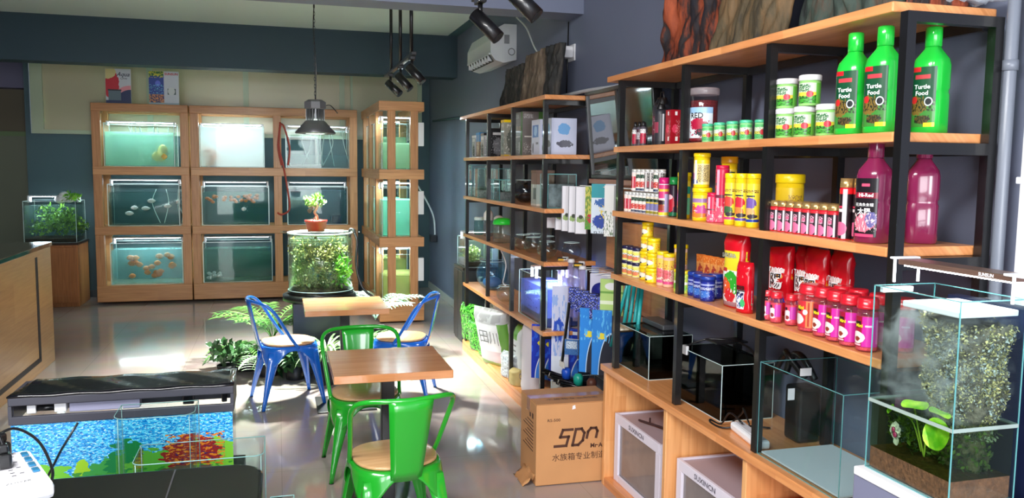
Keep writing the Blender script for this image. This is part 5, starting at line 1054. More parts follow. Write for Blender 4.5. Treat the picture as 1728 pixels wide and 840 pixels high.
# leafy floor plants
def blade(s, p, d, L, w, droop, k=7, fold=.0):
    """arching strap leaf; p base, d horizontal direction*, starts steep then droops"""
    d = Vector(d); h = Vector((d.x, d.y, 0)); h = h.normalized() if h.length > 1e-4 else Vector((1, 0, 0)); sd = Vector((-h.y, h.x, 0)); rows = []; q = Vector(p); el = math.asin(max(-1, min(1, d.normalized().z)))
    for i in range(k + 1):
        t = i / k; ww = w * math.sin(PI * (.08 + .92 * t)) ** .7 if t < 1 else .0005
        rows.append([tuple(q - sd * ww / 2), tuple(q + Vector((0, 0, -fold * ww))), tuple(q + sd * ww / 2)]); q = q + (h * math.cos(el) + Vector((0, 0, 1)) * math.sin(el)) * (L / k); el -= droop / k
    s.grid(rows)
def frond(s, p, d, L, droop, n=13, lw=.018, ll=.13):
    d = Vector(d).normalized(); h = Vector((d.x, d.y, 0)).normalized(); sd = Vector((-h.y, h.x, 0)); el = math.asin(d.z); q = Vector(p); pts = []
    for i in range(n + 1):
        pts.append(tuple(q)); q = q + (h * math.cos(el) + Vector((0, 0, 1)) * math.sin(el)) * (L / n); el -= droop / n
        if i > 3:
            f = math.sin(PI * (i - 3) / (n - 1)) ** .6
            for sg in (-1, 1): blade(s, pts[-1], sd * sg * .9 + h * .7 + Vector((0, 0, .25)), ll * (f + .15), lw, .7, 4)
    s.tube(pts, .003, 5)
VAR = green('variegated_leaf', (60, 130, 50), (220, 244, 190), 26); PALM = green('palm_leaf', (26, 78, 26), (104, 164, 66), 8); PALEG = green('pale_leaf', (60, 120, 60), (200, 230, 186), 8)
POT = mat('dark_pot', (30, 32, 34), .4)
def plant(label, x, y, potr, poth, fn, m, name='potted_plant', stem=None):
    t = thing(name, label, 'potted plant', (x, y, .0))
    MB().lathe([(potr * .75, 0), (potr, poth), (potr * .92, poth), (potr * .9, poth * .85), (0, poth * .85)], seg=24, cap=False).obj('pot', POT, t)
    s = MB(); fn(s); s.obj('foliage', m, t); return t
def palm(h0, n, L, up, droop, seed, ll=.13):
    def f(s):
        r = random.Random(seed)
        for k in range(n):
            a = 2 * PI * k / n + r.uniform(-.3, .3); u = up * r.uniform(.7, 1.25); frond(s, (0, 0, h0), (math.cos(a), math.sin(a), u), L * r.uniform(.8, 1.15), droop, ll=ll)
    return f
def spider(h0, n, L, w, seed):
    def f(s):
        r = random.Random(seed)
        for k in range(n): a = 2 * PI * k / n * 2.4; blade(s, (0, 0, h0), (math.cos(a), math.sin(a), r.uniform(.8, 2.2)), L * r.uniform(.7, 1.15), w, r.uniform(1.6, 2.4), 8, .15)
    return f
plant('tall feathery palm left of the round tank behind the left blue chair', -.06, 7.55, .13, .2, palm(.2, 17, .52, 2.6, 1.5, 3), PALM)
plant('low bushy plant in a dark pot behind the seat of the left blue chair', -.1, 7.12, .11, .16, palm(.14, 14, .34, .9, 1.6, 5, .11), PALEG)
plant('palm with drooping leaves at the left edge of the plant group', -.28, 7.35, .12, .18, palm(.16, 12, .32, .8, 1.7, 8, .12), PALM)
plant('small round-leaved plant at the far left of the plant group', -.42, 7.05, .08, .12, lambda s: leaf_blob(s, (0, 0, .22), .14, .12, .1, 130, .06, 3, 1.5), GRD)
plant('spider plant with long striped leaves under the farther table', .36, 6.72, .09, .2, spider(.22, 34, .42, .022, 4), VAR)
plant('spider plant with white-edged leaves right of the stand', .72, 7.05, .1, .2, spider(.22, 36, .36, .024, 6), VAR)
plant('silvery leafed plant standing right of the round tank', .84, 7.5, .12, .3, palm(.36, 12, .42, 1.9, 1.3, 11, .12), green('silver_leaf', (90, 170, 140), (226, 250, 240), 10))
plant('dark green low plant behind the far green chair', .12, 6.95, .1, .12, lambda s: leaf_blob(s, (0, 0, .16), .22, .16, .09, 260, .08, 13, 1.8), GRD)

# ================================================================== FOREGROUND LEFT: DISPLAY TANKS
ta = thing('hooded_aquarium', 'rectangular tank with open black hood and blue water backdrop, front left', 'fish tank', (-.56, 3.3, .5))
hw, hd = .38, .23
s = MB(); s.box(-hw, 0, 0, hw, .006, .31); s.box(-hw, .006, 0, -hw + .006, hd, .31); s.box(hw - .006, .006, 0, hw, hd, .31); s.box(-hw + .006, .0061, 0, hw - .006, hd - .008, .006)
s.obj('glass', glass('front_tank_glass', (240, 250, 250), .02), ta)
BD = graphic('backdrop_print', (40, 150, 220), [('s', 0, 0, 1, 1, 30, .5, (90, 200, 244)), ('s', 0, 0, 1, 1, 52, .56, (20, 110, 190)), ('s', 0, 0, 1, 1, 70, .6, (190, 240, 250)),
    ('e', .16, .12, .13, .34, (110, 190, 50), .5), ('e', .3, .08, .05, .42, (150, 200, 40), .2), ('e', .4, .16, .1, .34, (60, 150, 70), .5), ('e', .5, .36, .09, .36, (30, 120, 66), .6), ('e', .64, .2, .15, .36, (96, 170, 60), .5), ('e', .92, .24, .13, .42, (130, 196, 60), .5), ('s', 0, 0, 1, .34, 16, .55, (60, 140, 50)),
    ('e', .8, .5, .14, .22, (150, 40, 40), .6), ('s', .68, .3, .96, .75, 34, .54, (226, 130, 40)), ('s', .68, .3, .96, .75, 44, .6, (70, 40, 90)), ('e', .78, .24, .14, .09, (104, 84, 70), .5), ('r', 0, 0, 1, .05, (90, 150, 40))], .25)
s = MB(); s.quad((-hw, -.002, .008), (hw, -.002, .008), (hw, -.002, .304), (-hw, -.002, .304)); s.quad((hw - .007, .0125, .008), (-hw + .007, .0125, .008), (-hw + .007, .0125, .31), (hw - .007, .0125, .31))
s.obj('backdrop', BD, ta)
s = MB(); s.tube([(-.16, -.004, .30), (-.22, -.004, .2), (-.29, -.004, .06), (-.32, -.004, .0)], .004, 6); s.obj('seam_strip', BLACK, ta)
HB = mat('hood_black', (14, 14, 18), .2, coat=.7); HG = mat('hood_inner_grey', (62, 62, 72), .4)
s = MB(); s.box(-hw - .006, -.006, .305, hw + .006, .01, .335, .002); s.box(-hw - .006, -.006, .375, hw + .006, .01, .405, .003); s.box(-hw - .006, -.006, .335, -hw + .006, .01, .375); s.box(hw - .006, -.006, .335, hw + .006, .01, .375)
s.box(-hw - .006, .0101, .305, -hw + .008, hd, .41, .002); s.box(hw - .008, .0101, .305, hw + .006, hd, .41, .002); s.box(-hw + .0081, hd - .02, .3, hw - .0081, hd, .41); s.obj('hood_frame', HG, ta)
s = MB(); rows = []
for i in range(9):
    f = i / 8; rows.append([(-(hw + .008) + 2 * (hw + .008) * k / 20 + (.04 * f if k == 0 else (-.0 * f if k == 20 else 0)), -.008 + f * (hd + .01),   .4055 +   .004 * math.sin(f * PI * .5) + .002 * math.sin(k * 1.3 + i)) for k in range(21)])
s.grid(rows); o = s.obj('hood_lid', HB, ta); md = o.modifiers.new('thick', 'SOLIDIFY'); md.thickness = .006; md.offset = 1
MB().box(-.33, .012, .34, -.3, .05, .37, .003).obj('lamp_holder', WHITE, ta); MB().box(-.24, .012, .34, -.2, .05, .375, .003).obj('lamp_holder', WHITE, ta)
s = MB(); s.cyl((-.3, .03, .355), (-.24, .03, .355), .012, 12); s.obj('lamp_socket', BLACK, ta)
s = MB(); s.box(-.19, .012, .337, .05, .06, .37, .003); s.obj('filter_box', mat('lavender_grey', (150, 150, 176), .4), ta)
MB().box(.2, .02, .336, .24, .07, .374, .004).obj('hinge', HB, ta); MB().box(.34, .02, .336, .36, .07, .374, .004).obj('hinge', HB, ta)
sa = thing('display_stand', 'black stand under the hooded aquarium at the front left', 'stand', (-.56, 3.3, 0)); MB().box(-.40, -.01, 0, .40, .37, .44, .004).obj('body', BLACKP, sa); MB().box(-.41, -.02, .4405, .41, .38, .4995, .003).obj('top', BLACK, sa)
sb = thing('display_stand', 'black stand carrying the clear bent-glass tanks at the front left', 'stand', (-.43, 2.05, 0)); MB().box(-.42, 0, 0, .42, 1.1, .44, .004).obj('body', BLACKP, sb); MB().box(-.43, -.01, .4405, .43, 1.11, .4995, .003).obj('top', BLACK, sb)
def bent_tank(label, x0, x1, y0, y1, z, h, r=.05, m=None):
    """glass tank with rounded front corners"""
    t = thing('bent_glass_tank', label, 'fish tank', ((x0 + x1) / 2, (y0 + y1) / 2, z), 0, 'clear bent-glass tanks'); a, b = (x1 - x0) / 2, (y1 - y0) / 2; th = .006
    def outline(o):
        P = [(-a + o, b - o)]
        P += [(-a + r - (r - o) * math.cos(i * PI / 12), -b + r - (r - o) * math.sin(i * PI / 12)) for i in range(7)]
        P += [(a - r + (r - o) * math.sin(i * PI / 12), -b + r - (r - o) * math.cos(i * PI / 12)) for i in range(7)]
        P += [(a - o, b - o)]; return P
    O, I = outline(0), outline(th)
    s = MB(); s.grid([[(x, y, 0) for x, y in O], [(x, y, h) for x, y in O], [(x, y, h) for x, y in I], [(x, y, th) for x, y in I]], True)
    for f in s.bm.faces: f.smooth = False
    s.sweep([(x * .999, y * .999) for x, y in O], 0, th)
    s.obj('glass', m or glass('bent_glass', (232, 246, 242), .05), t)
    s = MB(); s.tube([(x, y, h) for x, y in O], .0016, 6, True)
    for X in (-a, a): s.tube([(X, b, 0), (X, b, h)], .0016, 6)
    s.tube([(-a + r * .3, -b + r * .3, 0), (-a + r * .3, -b + r * .3, h)], .0014, 6); s.tube([(a - r * .3, -b + r * .3, 0), (a - r * .3, -b + r * .3, h)], .0014, 6)
    s.obj('rim', mat('bent_glass_edge', (110, 150, 148), .2), t); return t
bent_tank('empty bent-glass tank standing closest in front of the blue backdrop', -.53, -.28, 2.88, 3.06, .4998, .42, .05)
bent_tank('empty bent-glass tank behind the black lid, its right corner nearest the chairs', -.41, -.05, 2.48, 2.66, .4998, .40, .03)
lt = thing('black_hood_tank', 'glossy black aquarium hood with a rounded corner at the bottom left of the picture', 'lid', (-.05, 2.06, .4998))
s = MB(); P = [(-.80, .0), (-.03, .0)] + [(-.03 + .03 * math.sin(i * PI / 12), .0 + .0) for i in range(1)] + [(0, .03), (0, .3)] + [(-.09 + .09 * math.cos(i * PI / 14), .3 + .085 * math.sin(i * PI / 14)) for i in range(8)] + [(-.80, .39)]
s.sweep(P, .30, .395); o = s.obj('lid_shell', BLACKP, lt); md = o.modifiers.new('b', 'BEVEL'); md.width = .012; md.segments = 3; md.limit_method = 'ANGLE'
s = MB(); s.sweep([(x * .98 - .008, y * .97 + .005) for x, y in P], 0, .2995); s.obj('tank_body', mat('smoked_tank', (20, 22, 26), .1, coat=1), lt)
s = MB(); s.box(-.24, .02, .3952, -.236, .37, .3962); s.box(-.60, .02, .3952, -.596, .37, .3962); s.obj('seam', mat('seam_grey', (60, 60, 64), .4), lt)
bent_tank('lowest empty bent-glass tank right of the black hood at the picture edge', -.03, .03, 2.02, 2.19, .4998, .385, .02)
# power strip with plugs
ps = thing('power_strip', 'white power strip with blue switches lying on the black hood at the far left', 'power strip', (-.69, 2.40, .8965), -1.15)
WSTR = mat('strip_white', (244, 244, 248), .3, coat=.3)
s = MB().box(-.16, -.075, 0, .16, .075, .045, .014); s.obj('housing', WSTR, ps)
s = MB(); s.box(-.145, -.02, .0452, .10, .035, .0465, .0004); s.obj('socket_plate', mat('strip_grey', (206, 204, 210), .4), ps)
for k in range(4): MB().box(-.12 + k * .05, .042, .0452, -.09 + k * .05, .06, .052, .003).obj('switch', mat('switch_blue', (40, 110, 150), .2, coat=.6), ps)
s = MB()
for k in range(4):
    for dx, dy in ((0, .02), (-.012, .0), (.012, .0)): s.box(-.105 + k * .05 + dx - .002, dy - .005, .0466, -.105 + k * .05 + dx + .002, dy + .005, .0472)
s.obj('socket_slots', DARKG, ps)
s = MB(); text(s, 'ZOWER', .016, on_plane((.11, .0, .0456), (0, 1, 0), (-1, 0, 0)), shear=.3); s.obj('lettering', DARKG, ps)
def plug(label, loc, rz):
    t = thing('plug', label, 'plug', loc, rz); s = MB().box(-.018, -.022, 0, .018, .022, .04, .008); s.box(-.012, -.014, .04, .012, .014, .065, .006); s.obj('plug_body', BLACK, t)
    s = MB(); s.tube(smooth_path([(0, 0, .06), (-.01, .02, .09), (-.03, .06, .1), (-.06, .12, .07), (-.1, .18, .03)]), .0045, 8); s.obj('cord', BLACK, t)
plug('black plug in the power strip, the one nearer the camera', (-.71, 2.42, .9435), .4)
plug('black plug in the power strip at the left edge of the picture', (-.745, 2.52, .9435), .9)
s = MB(); s.tube(smooth_path([(-.64, 2.3, .92), (-.60, 2.22, .905), (-.59, 2.14, .902), (-.6, 2.05, .902)]), .007, 8)
tag(s.obj('cable', WSTR), 'white cable leaving the power strip towards the bottom of the picture', 'cable')
s = MB(); s.tube(smooth_path([(-.80, 2.62, .96), (-.74, 2.62, .99), (-.66, 2.55, .97), (-.60, 2.44, .92), (-.59, 2.36, .903)]), .004, 8)
tag(s.obj('cable', BLACK), 'black cable arching over the power strip', 'cable')

# ================================================================== BIG CARTON
CARD = mat('cardboard', (196, 142, 92), .65, var=.06, vscale=5); CARDT = mat('cardboard_top', (186, 132, 84), .65)
bx = thing('cardboard_box', 'large brown cardboard box with dark lettering on the floor beside the near base cabinet', 'box', (1.345, 4.22, 0), -.02)
MB().box(0, 0, .004, .46, .32, .458, .004).obj('carton', CARD, bx)
s = MB(); s.box(.002, .002, .4585, .458, .158, .463, .001); s.box(.002, .162, .4585, .458, .318, .463, .001); s.obj('flap', CARDT, bx)
s = MB(); s.box(-.002, .12, .39, .0, .19, .4635); s.box(-.002, .12, .4636, .462, .19, .4648); s.obj('tape', mat('brown_tape', (168, 112, 66), .25, coat=.4), bx)
PR = mat('box_print_brown', (74, 40, 26), .6); fl = on_plane
s = MB(); F = lambda x, z: on_plane((x, -.0012, z), (1, 0, 0), (0, 0, 1))
def bar(s, x0, z0, x1, z1): s.box(x0 + (z0 - .25) * .15, -.0012, z0, x1 + (z0 - .25) * .15, -.0003, z1)
w = .016
# stylised S D N drawn from strokes
def stroke(s, pts, w):
    for (ax, az), (bx_, bz) in zip(pts, pts[1:]):
        d = Vector((bx_ - ax, 0, bz - az)).normalized(); nrm = Vector((-d.z, 0, d.x)) * w / 2; e = d * w / 2
        A = Vector((ax, -.0012, az)); B = Vector((bx_, -.0012, bz)); s.quad(A - e - nrm, B + e - nrm, B + e + nrm, A - e + nrm)
k_ = lambda x, z: (x * .84 + .118 + (z) * .25, z * 1.2 + .222)
stroke(s, [k_(.085, .075), k_(.02, .075), k_(.012, .042), k_(.07, .042), k_(.066, .0), k_(-.012, .0)], .015)
stroke(s, [k_(.11, .075), k_(.11, .0), k_(.15, .0), k_(.175, .02), k_(.175, .055), k_(.15, .075), k_(.125, .075)], .015)
stroke(s, [k_(.20, .032), k_(.20, .06), k_(.215, .075), k_(.25, .075), k_(.265, .06), k_(.265, .032)], .015)
text(s, 'Mr·Aqua', .034, F(.375, .212), bold=.03); text(s, '水族箱专业制造', .045, F(.25, .155)); text(s, 'RS-500', .022, F(.10, .37), bold=.01, sx=1.2); text(s, '®', .045, F(.415, .32))
s.obj('lettering', PR, bx)
s = MB(); text(s, '水族箱专业制造', .034, on_plane((.23, .08, .4652), (1, 0, 0), (0, 1, 0)), sx=1.3); s.obj('top_lettering', PR, bx)
s = MB()
for i in range(9): s.box(-.0012, .06, .34 - i * .02, -.0003, .06 + .12 + .04 * ((i * 7) % 3), .345 - i * .02)
s.box(-.0012, .06, .365, -.0003, .085, .395); s.box(-.0012, .11, .365, -.0003, .135, .39); s.obj('side_print', PR, bx)
s = MB(); s.quad((.205, -.0014, .425), (.225, -.0014, .43), (.222, -.0014, .45), (.207, -.0014, .446)); s.obj('sticker', WHITE, bx)
s = MB(); rows = [[(-.07 + .07 * i / 6 + .015 * noise.noise(Vector((i, j, 1))), .02 + .2 * j / 6, .004 + .05 * (i / 6) + .03 * noise.noise(Vector((i * .9, j * .9, 3)))) for i in range(7)] for j in range(7)]
s.grid(rows); o = s.obj('torn_bottom', CARDT, bx); md = o.modifiers.new('thick', 'SOLIDIFY'); md.thickness = .004

# ================================================================== ON AND IN THE NEAR BASE CABINET
ZT = .6835
def small_tank(name, label, x0, x1, y0, y1, z, h, m, group=None):
    em = GEDGE if h > .3 else GEDGEW
    t = thing(name, label, 'fish tank', ((x0 + x1) / 2, (y0 + y1) / 2, z), 0, group); a, b, th = (x1 - x0) / 2, (y1 - y0) / 2, .005
    s = MB(); s.box(-a, -b, 0, a, -b + th, h); s.box(-a, b - th, 0, a, b, h); s.box(-a, -b + th, 0, -a + th, b - th, h); s.box(a - th, -b + th, 0, a, b - th, h); s.box(-a + th, -b + th, 0, a - th, b - th, th); s.obj('glass', m, t)
    e = .0024; s = MB()
    for X in (-a, a):
        for Y in (-b, b): s.box(X - e / 2, Y - e / 2, 0, X + e / 2, Y + e / 2, h)
    for zz in (0, h - e):
        for Y in (-b, b): s.box(-a, Y - e / 2, zz, a, Y + e / 2, zz + e)
        for X in (-a, a): s.box(X - e / 2, -b, zz, X + e / 2, b, zz + e)
    s.obj('edge_line', em, t); return t
SMK = glass('smoky_black_glass', (60, 64, 62), .05, .02); SMK2 = mat('black_tank_inside', (10, 12, 10), .3)
t1 = small_tank('desktop_aquarium', 'smaller dark glass tank at the far end of the near base cabinet', 1.80, 2.04, 3.785, 4.175, ZT, .225, SMK)
MB().box(-.112, -.187, .005, .112, .187, .04).obj('dark_substrate', SMK2, t1)
s = MB(); s.box(.02, .06, .04, .08, .14, .18, .005); s.box(-.08, -.02, .03, -.05, .03, .16, .004); s.obj('filter_unit', mat('pale_green_grey', (150, 170, 160), .4), t1)
MB().box(-.10, -.18, .2255, .10, .1, .231, .001).obj('glass_cover', glass('cover_glass', (150, 160, 160), .12), t1)
MB().box(.0, -.10, .2315, .10, .16, .26, .006).obj('lamp', mat('lamp_housing', (70, 72, 76), .3), t1)
t2 = small_tank('desktop_aquarium', 'larger black tank in the middle of the near base cabinet beside the power strip', 1.80, 2.05, 3.07, 3.49, ZT, .245, SMK)
MB().box(-.118, -.203, .005, .118, .203, .06).obj('dark_substrate', SMK2, t2); MB().box(.105, -.2, .06, .119, .2, .235).obj('black_background', SMK2, t2)
s = MB(); s.box(-.132, .10, .22, -.118, .14, .262, .003); s.box(.03, -.225, .2, .05, -.205, .24, .003); s.obj('white_clip', WHITE, t2)
s = MB(); s.tube(smooth_path([(-.12, .12, .26), (-.05, .06, .30), (.04, -.0, .3), (.06, -.12, .29), (.04, -.21, .25)]), .005, 6); s.obj('wire_lamp_arm', BLACK, t2)
MB().box(-.06, -.04, .295, .1, .06, .303, .002).obj('lamp_head', BLACK, t2)
t3 = small_tank('glass_tank', 'large empty glass tank with a white base at the near end of the base cabinet', 1.735, 2.07, 2.21, 2.685, ZT, .355, glass('clear_tank_glass', (228, 240, 240), .03))
MB().box(-.155, -.228, .006, .155, .228, .012).obj('white_base', mat('pale_blue_base', (196, 214, 220), .4), t3)
s = MB(); s.quad((-.05, .2301, .20), (-.02, .2301, .20), (-.02, .2301, .245), (-.05, .2301, .245)); s.xform(Matrix.Identity(4)); s.box(.0, .2302, .29, .05, .231, .32); s.obj('sticker', WHITE, t3)
fl_ = thing('filter_unit', 'bundle of black hoses and a filter behind the big empty glass tank', 'filter', (2.0, 2.78, ZT))
s = MB(); s.box(-.05, -.04, 0, .05, .06, .22, .012); s.obj('body', BLACK, fl_)
s = MB(); s.tube(smooth_path([(0, -.06, .26), (-.03, -.02, .34), (-.02, .06, .33), (-.02, .1, .25)]), .014, 8); s.tube(smooth_path([(0, .0, .25), (-.03, .08, .33), (-.0, .14, .32), (.0, .2, .24)]), .014, 8); s.obj('hose', BLACK, fl_)
p2 = thing('power_strip', 'white power strip lying on the base cabinet behind the post', 'power strip', (1.80, 2.86, ZT), 1.42)
MB().box(-.15, -.03, 0, .11, .03, .035, .01).obj('housing', WSTR, p2); MB().box(-.14, -.02, .0352, .1, .012, .0362).obj('socket_plate', mat('strip_grey', (206, 204, 210), .4), p2)
s = MB(); s.tube(smooth_path([(1.80, 2.9, .73), (1.79, 2.98, .75), (1.78, 3.03, .69), (1.77, 3.10, .688), (1.75, 3.06, .688), (1.76, 2.98, .69), (1.85, 2.95, .70), (1.95, 2.93, .69)]), .004, 6)
s.tube(smooth_path([(1.82, 2.88, .73), (1.84, 2.96, .77), (1.86, 3.0, .74), (1.84, 3.04, .69)]), .004, 6)
tag(s.obj('cable', BLACK), 'tangled black cable in front of the larger black tank', 'cable')
# white boxed tanks inside the cabinet
def foam_tank(label, x, y0, y1, h, letters, name='boxed_tank'):
    t = thing(name, label, 'boxed tank', (x, y0, .0455), 0, 'white foam-framed tanks in the base cabinet'); d = .31; L = y1 - y0
    FO = mat('white_foam', (228, 222, 236), .5); IN = mat('wrapped_tank_grey', (126, 118, 118), .25, var=.2, vscale=4, coat=.5)
    MB().box(.012, .012, .0, d - .012, L - .012, h - .03).obj('tank', IN, t)
    s = MB(); s.box(0, 0, h - .05, d, .018, h, .002); s.box(0, L - .018, h - .05, d, L, h, .002); s.box(0, .018, h - .05, .016, L - .018, h, .002); s.box(d - .016, .018, h - .05, d, L - .018, h, .002)
    s.obj('top_frame', FO, t)
    MB().box(.016, .018, h - .03, d - .016, L - .018, h - .008).obj('top_panel', mat('lilac_grey_panel', (176, 158, 166), .4), t)
    for X, Y in ((0, 0), (0, L - .05), (d - .03, 0), (d - .03, L - .05)): MB().box(X, Y, .0, X + .03, Y + .05, h - .0505, .002).obj('corner_post', FO, t)
    s = MB(); s.box(0, .051, 0, .01, L - .051, .04, .002); s.obj('bottom_rail', FO, t)
    s = MB(); text(s, letters, .033, lambda a, b: (-.0008, L / 2 - a, h - .026 + b), bold=.02, sx=1.3); s.obj('lettering', mat('grey_print3', (90, 84, 100), .5), t); return t
foam_tank('white foam-framed tank with twigs on top in the leftmost compartment', 1.765, 3.56, 4.12, .375, 'SUXINCN')
foam_tank('white foam-framed tank in the middle compartment of the base cabinet', 1.765, 2.86, 3.385, .375, 'SUXINCN')
s = MB(); s.tube(smooth_path([(1.83, 3.95, .425), (1.87, 3.85, .427), (1.9, 3.75, .43), (1.93, 3.66, .426)]), .006, 6); s.tube(smooth_path([(1.89, 3.78, .43), (1.93, 3.84, .445), (1.97, 3.88, .43)]), .004, 6); s.tube(smooth_path([(1.86, 3.88, .427), (1.88, 3.92, .44)]), .005, 6)
tag(s.obj('twig', mat('dark_twig', (60, 34, 34), .7)), 'dark driftwood twig lying on the leftmost white foam-framed tank', 'twig')
og = thing('orange_hood', 'orange plastic box with a black top in the rightmost compartment', 'box', (1.77, 2.2, .0455))
OR = mat('orange_plastic', (244, 132, 30), .3)
MB().box(.0, .0, 0, .3, .50, .44, .008).obj('body', OR, og); s = MB().box(.08, .05, .4405, .26, .40, .46, .006); s.obj('black_top', BLACK, og)

# ================================================================== TALL MISTY TERRARIUM
PX0, PX1, PY0, PY1, PZ0, PZ1 = 1.5, 1.69, 1.525, 1.81, .968, 1.457
sp = thing('terrarium_stand', 'grey stand with a white top under the tall misty glass terrarium', 'stand', (1.48, 1.43, 0))
MB().box(0, 0, 0, .235, .40, .944, .004).obj('body', mat('lilac_grey_stand', (116, 118, 142), .35), sp); MB().box(-.006, -.006, .9445, .222, .394, .9675, .004).obj('white_top', WHITE, sp)
tt = small_tank('terrarium', 'tall glass terrarium with a moss wall, mist and a shallow pool, far right', PX0, PX1, PY0, PY1, PZ0, PZ1 - PZ0, glass('terrarium_glass', (222, 240, 238), .03))
a, b = (PX1 - PX0) / 2, (PY1 - PY0) / 2; wz = .185
MB().box(-a + .006, -b + .006, .06, a - .006, b - .006, wz).obj('water', glass('pond_water', (150, 170, 110), .0, .03, .05, (80, 100, 50)), tt)
MB().box(-a + .007, -b + .007, .0055, a - .007, b - .007, .059).obj('substrate', mat('red_brown_soil', (112, 70, 44), .9, bump=.8, bscale=90, var=.4, vscale=70), tt)
s = MB(); s.box(-a - .001, -b - .001, wz - .004, a + .001, b + .001, wz + .003) if False else None
for args in ((-a, -b - .0015, a, -b + .001), (-a, b - .001, a, b + .0015), (-a - .0015, -b, -a + .001, b), (a - .001, -b, a + .0015, b)): s.box(args[0], args[1], wz - .005, args[2], args[3], wz + .004)
s.obj('water_line', mat('water_line_grey', (150, 166, 160), .2), tt)
# moss wall: a rock column at the back with moss cushions
s = MB(); rows = []
for j in range(26):
    f = j / 25; z = .05 + .37 * f; row = []
    for k in range(30):
        an = 2 * PI * k / 30; q = 1 + .30 * noise.noise(Vector((math.cos(an) * 2, math.sin(an) * 2, f * 6))) + .14 * noise.noise(Vector((math.cos(an) * 7, math.sin(an) * 7, f * 18)))
        w_ = (.8 if f < .25 else .85 + .45 * f + .12 * math.sin(f * 14)); row.append((max(-a + .012, min(a - .01, .035 + .05 * q * w_ * math.cos(an))), max(-b + .012, min(b - .01, -.035 + .085 * q * w_ * math.sin(an))), z))
    rows.append(row)
V = s.grid(rows, True); s.bm.faces.new(V[-1]); s.obj('rock_wall', mat('mossy_rock', (96, 90, 74), .85, bump=1, bscale=70, var=.6, vscale=50), tt)
def clump_surface(s, n, seed, zlo, zhi, size):
    r = random.Random(seed)
    for i in range(n):
        an = r.uniform(0, 2 * PI); f = r.uniform(zlo, zhi); w_ = (.8 if f < .25 else .85 + .45 * f + .12 * math.sin(f * 14)); x = .035 + .052 * w_ * math.cos(an); y = -.035 + .088 * w_ * math.sin(an)
        p = Vector((max(-a + .014, min(a - .012, x)), max(-b + .014, min(b - .012, y)), .05 + .37 * f)) + Vector([r.uniform(-.008, .008) for _ in range(3)])
        d = Vector((r.gauss(-.4, 1), r.gauss(0, 1), r.gauss(.3, 1))).normalized(); w = d.cross(Vector((r.gauss(0, 1), r.gauss(0, 1), 1))).normalized(); L = size * r.uniform(.5, 1.4)
        s.quad(p, p + d * L * .5 + w * L * .25, p + d * L, p + d * L * .5 - w * L * .25)
s = MB(); clump_surface(s, 8000, 1, .3, 1.0, .0085); s.obj('moss', green('yellow_moss', (84, 84, 56), (230, 220, 150), 46), tt)
s = MB(); clump_surface(s, 5000, 2, .25, .97, .0085); s.obj('grey_moss', green('grey_moss', (60, 70, 70), (196, 206, 200), 60), tt)
s = MB(); clump_surface(s, 900, 3, .0, .34, .016); s.obj('pool_weed', green('pool_weed', (20, 40, 14), (110, 140, 50), 40), tt)
s = MB(); leaf_blob(s, (-.03, .05, .12), .05, .07, .05, 380, .018, 31); s.obj('underwater_plants', green('deep_green', (16, 40, 12), (90, 120, 30), 40), tt)
# broad leaves and flower
def round_leaf(s, c, r, nx, up_, cup=.15):
    c = Vector(c); nx = Vector(nx).normalized(); u = nx.cross(Vector(up_)).normalized(); v = nx.cross(u).normalized(); rows = []
    for i in range(6):
        f = i / 5; rows.append([tuple(c + (u * math.cos(2 * PI * k / 20) * r * .8 + v * math.sin(2 * PI * k / 20) * r) * max(f, .001) + nx * cup * r * f * f + nx * .08 * r * f * math.sin(3 * 2 * PI * k / 20)) for k in range(20)])
    s.grid(rows, True)
lp_ = thing('water_lettuce', 'bright green broad-leaved plant growing in the pool of the tall terrarium', 'plant', (1.53, 1.66, 1.11))
s = MB(); round_leaf(s, (-.012, -.070, .015), .040, (-.9, -.3, .1), (0, 0, 1)); round_leaf(s, (.01, .03, .052), .036, (-.2, 0, 1), (0, 1, 0)); round_leaf(s, (.01, -.05, .056), .028, (.1, -.2, 1), (0, 1, 0)); round_leaf(s, (-.01, .09, .03), .014, (-.8, .2, .5), (0, 0, 1))
s.obj('leaf', green('lime_leaf', (110, 190, 30), (196, 240, 70), 30), lp_)
s = MB(); s.tube(smooth_path([(0, -.02, -.06), (-.004, -.03, .0), (-.008, -.06, .02)]), .0025, 6); s.tube(smooth_path([(0, -.02, -.06), (-.002, .0, .0), (.008, .03, .05)]), .0025, 6); s.tube(smooth_path([(0, -.01, -.05), (-.006, .02, .02), (-.01, .08, .03)]), .002, 6); s.obj('stem', green('stem_green', (90, 130, 40), (170, 190, 70)), lp_)
fw_ = thing('betta_fish', 'white and maroon fighting fish with spread fins in the pool of the tall terrarium', 'fish', (1.512, 1.722, 1.092))
s = MB()
for k in range(9):
    an = k * 2 * PI / 9; c = Vector((0, math.cos(an) * .011, math.sin(an) * .014)); round_leaf(s, c + Vector((.001 * (k % 3), 0, 0)), .0095, (-1, math.cos(an) * .4, math.sin(an) * .4), (0, 0, 1), .3)
round_leaf(s, (.0, -.008, -.024), .012, (-1, 0, 0), (0, 0, 1), .2); s.obj('fins', mat('white_violet_fins', (232, 224, 244), .4), fw_)
s = MB(); s.ball((-.005, 0, .004), .004, .006, .007); s.ball((-.005, -.006, -.008), .004, .007, .008); s.obj('body', mat('maroon_body', (120, 30, 60), .4), fw_)
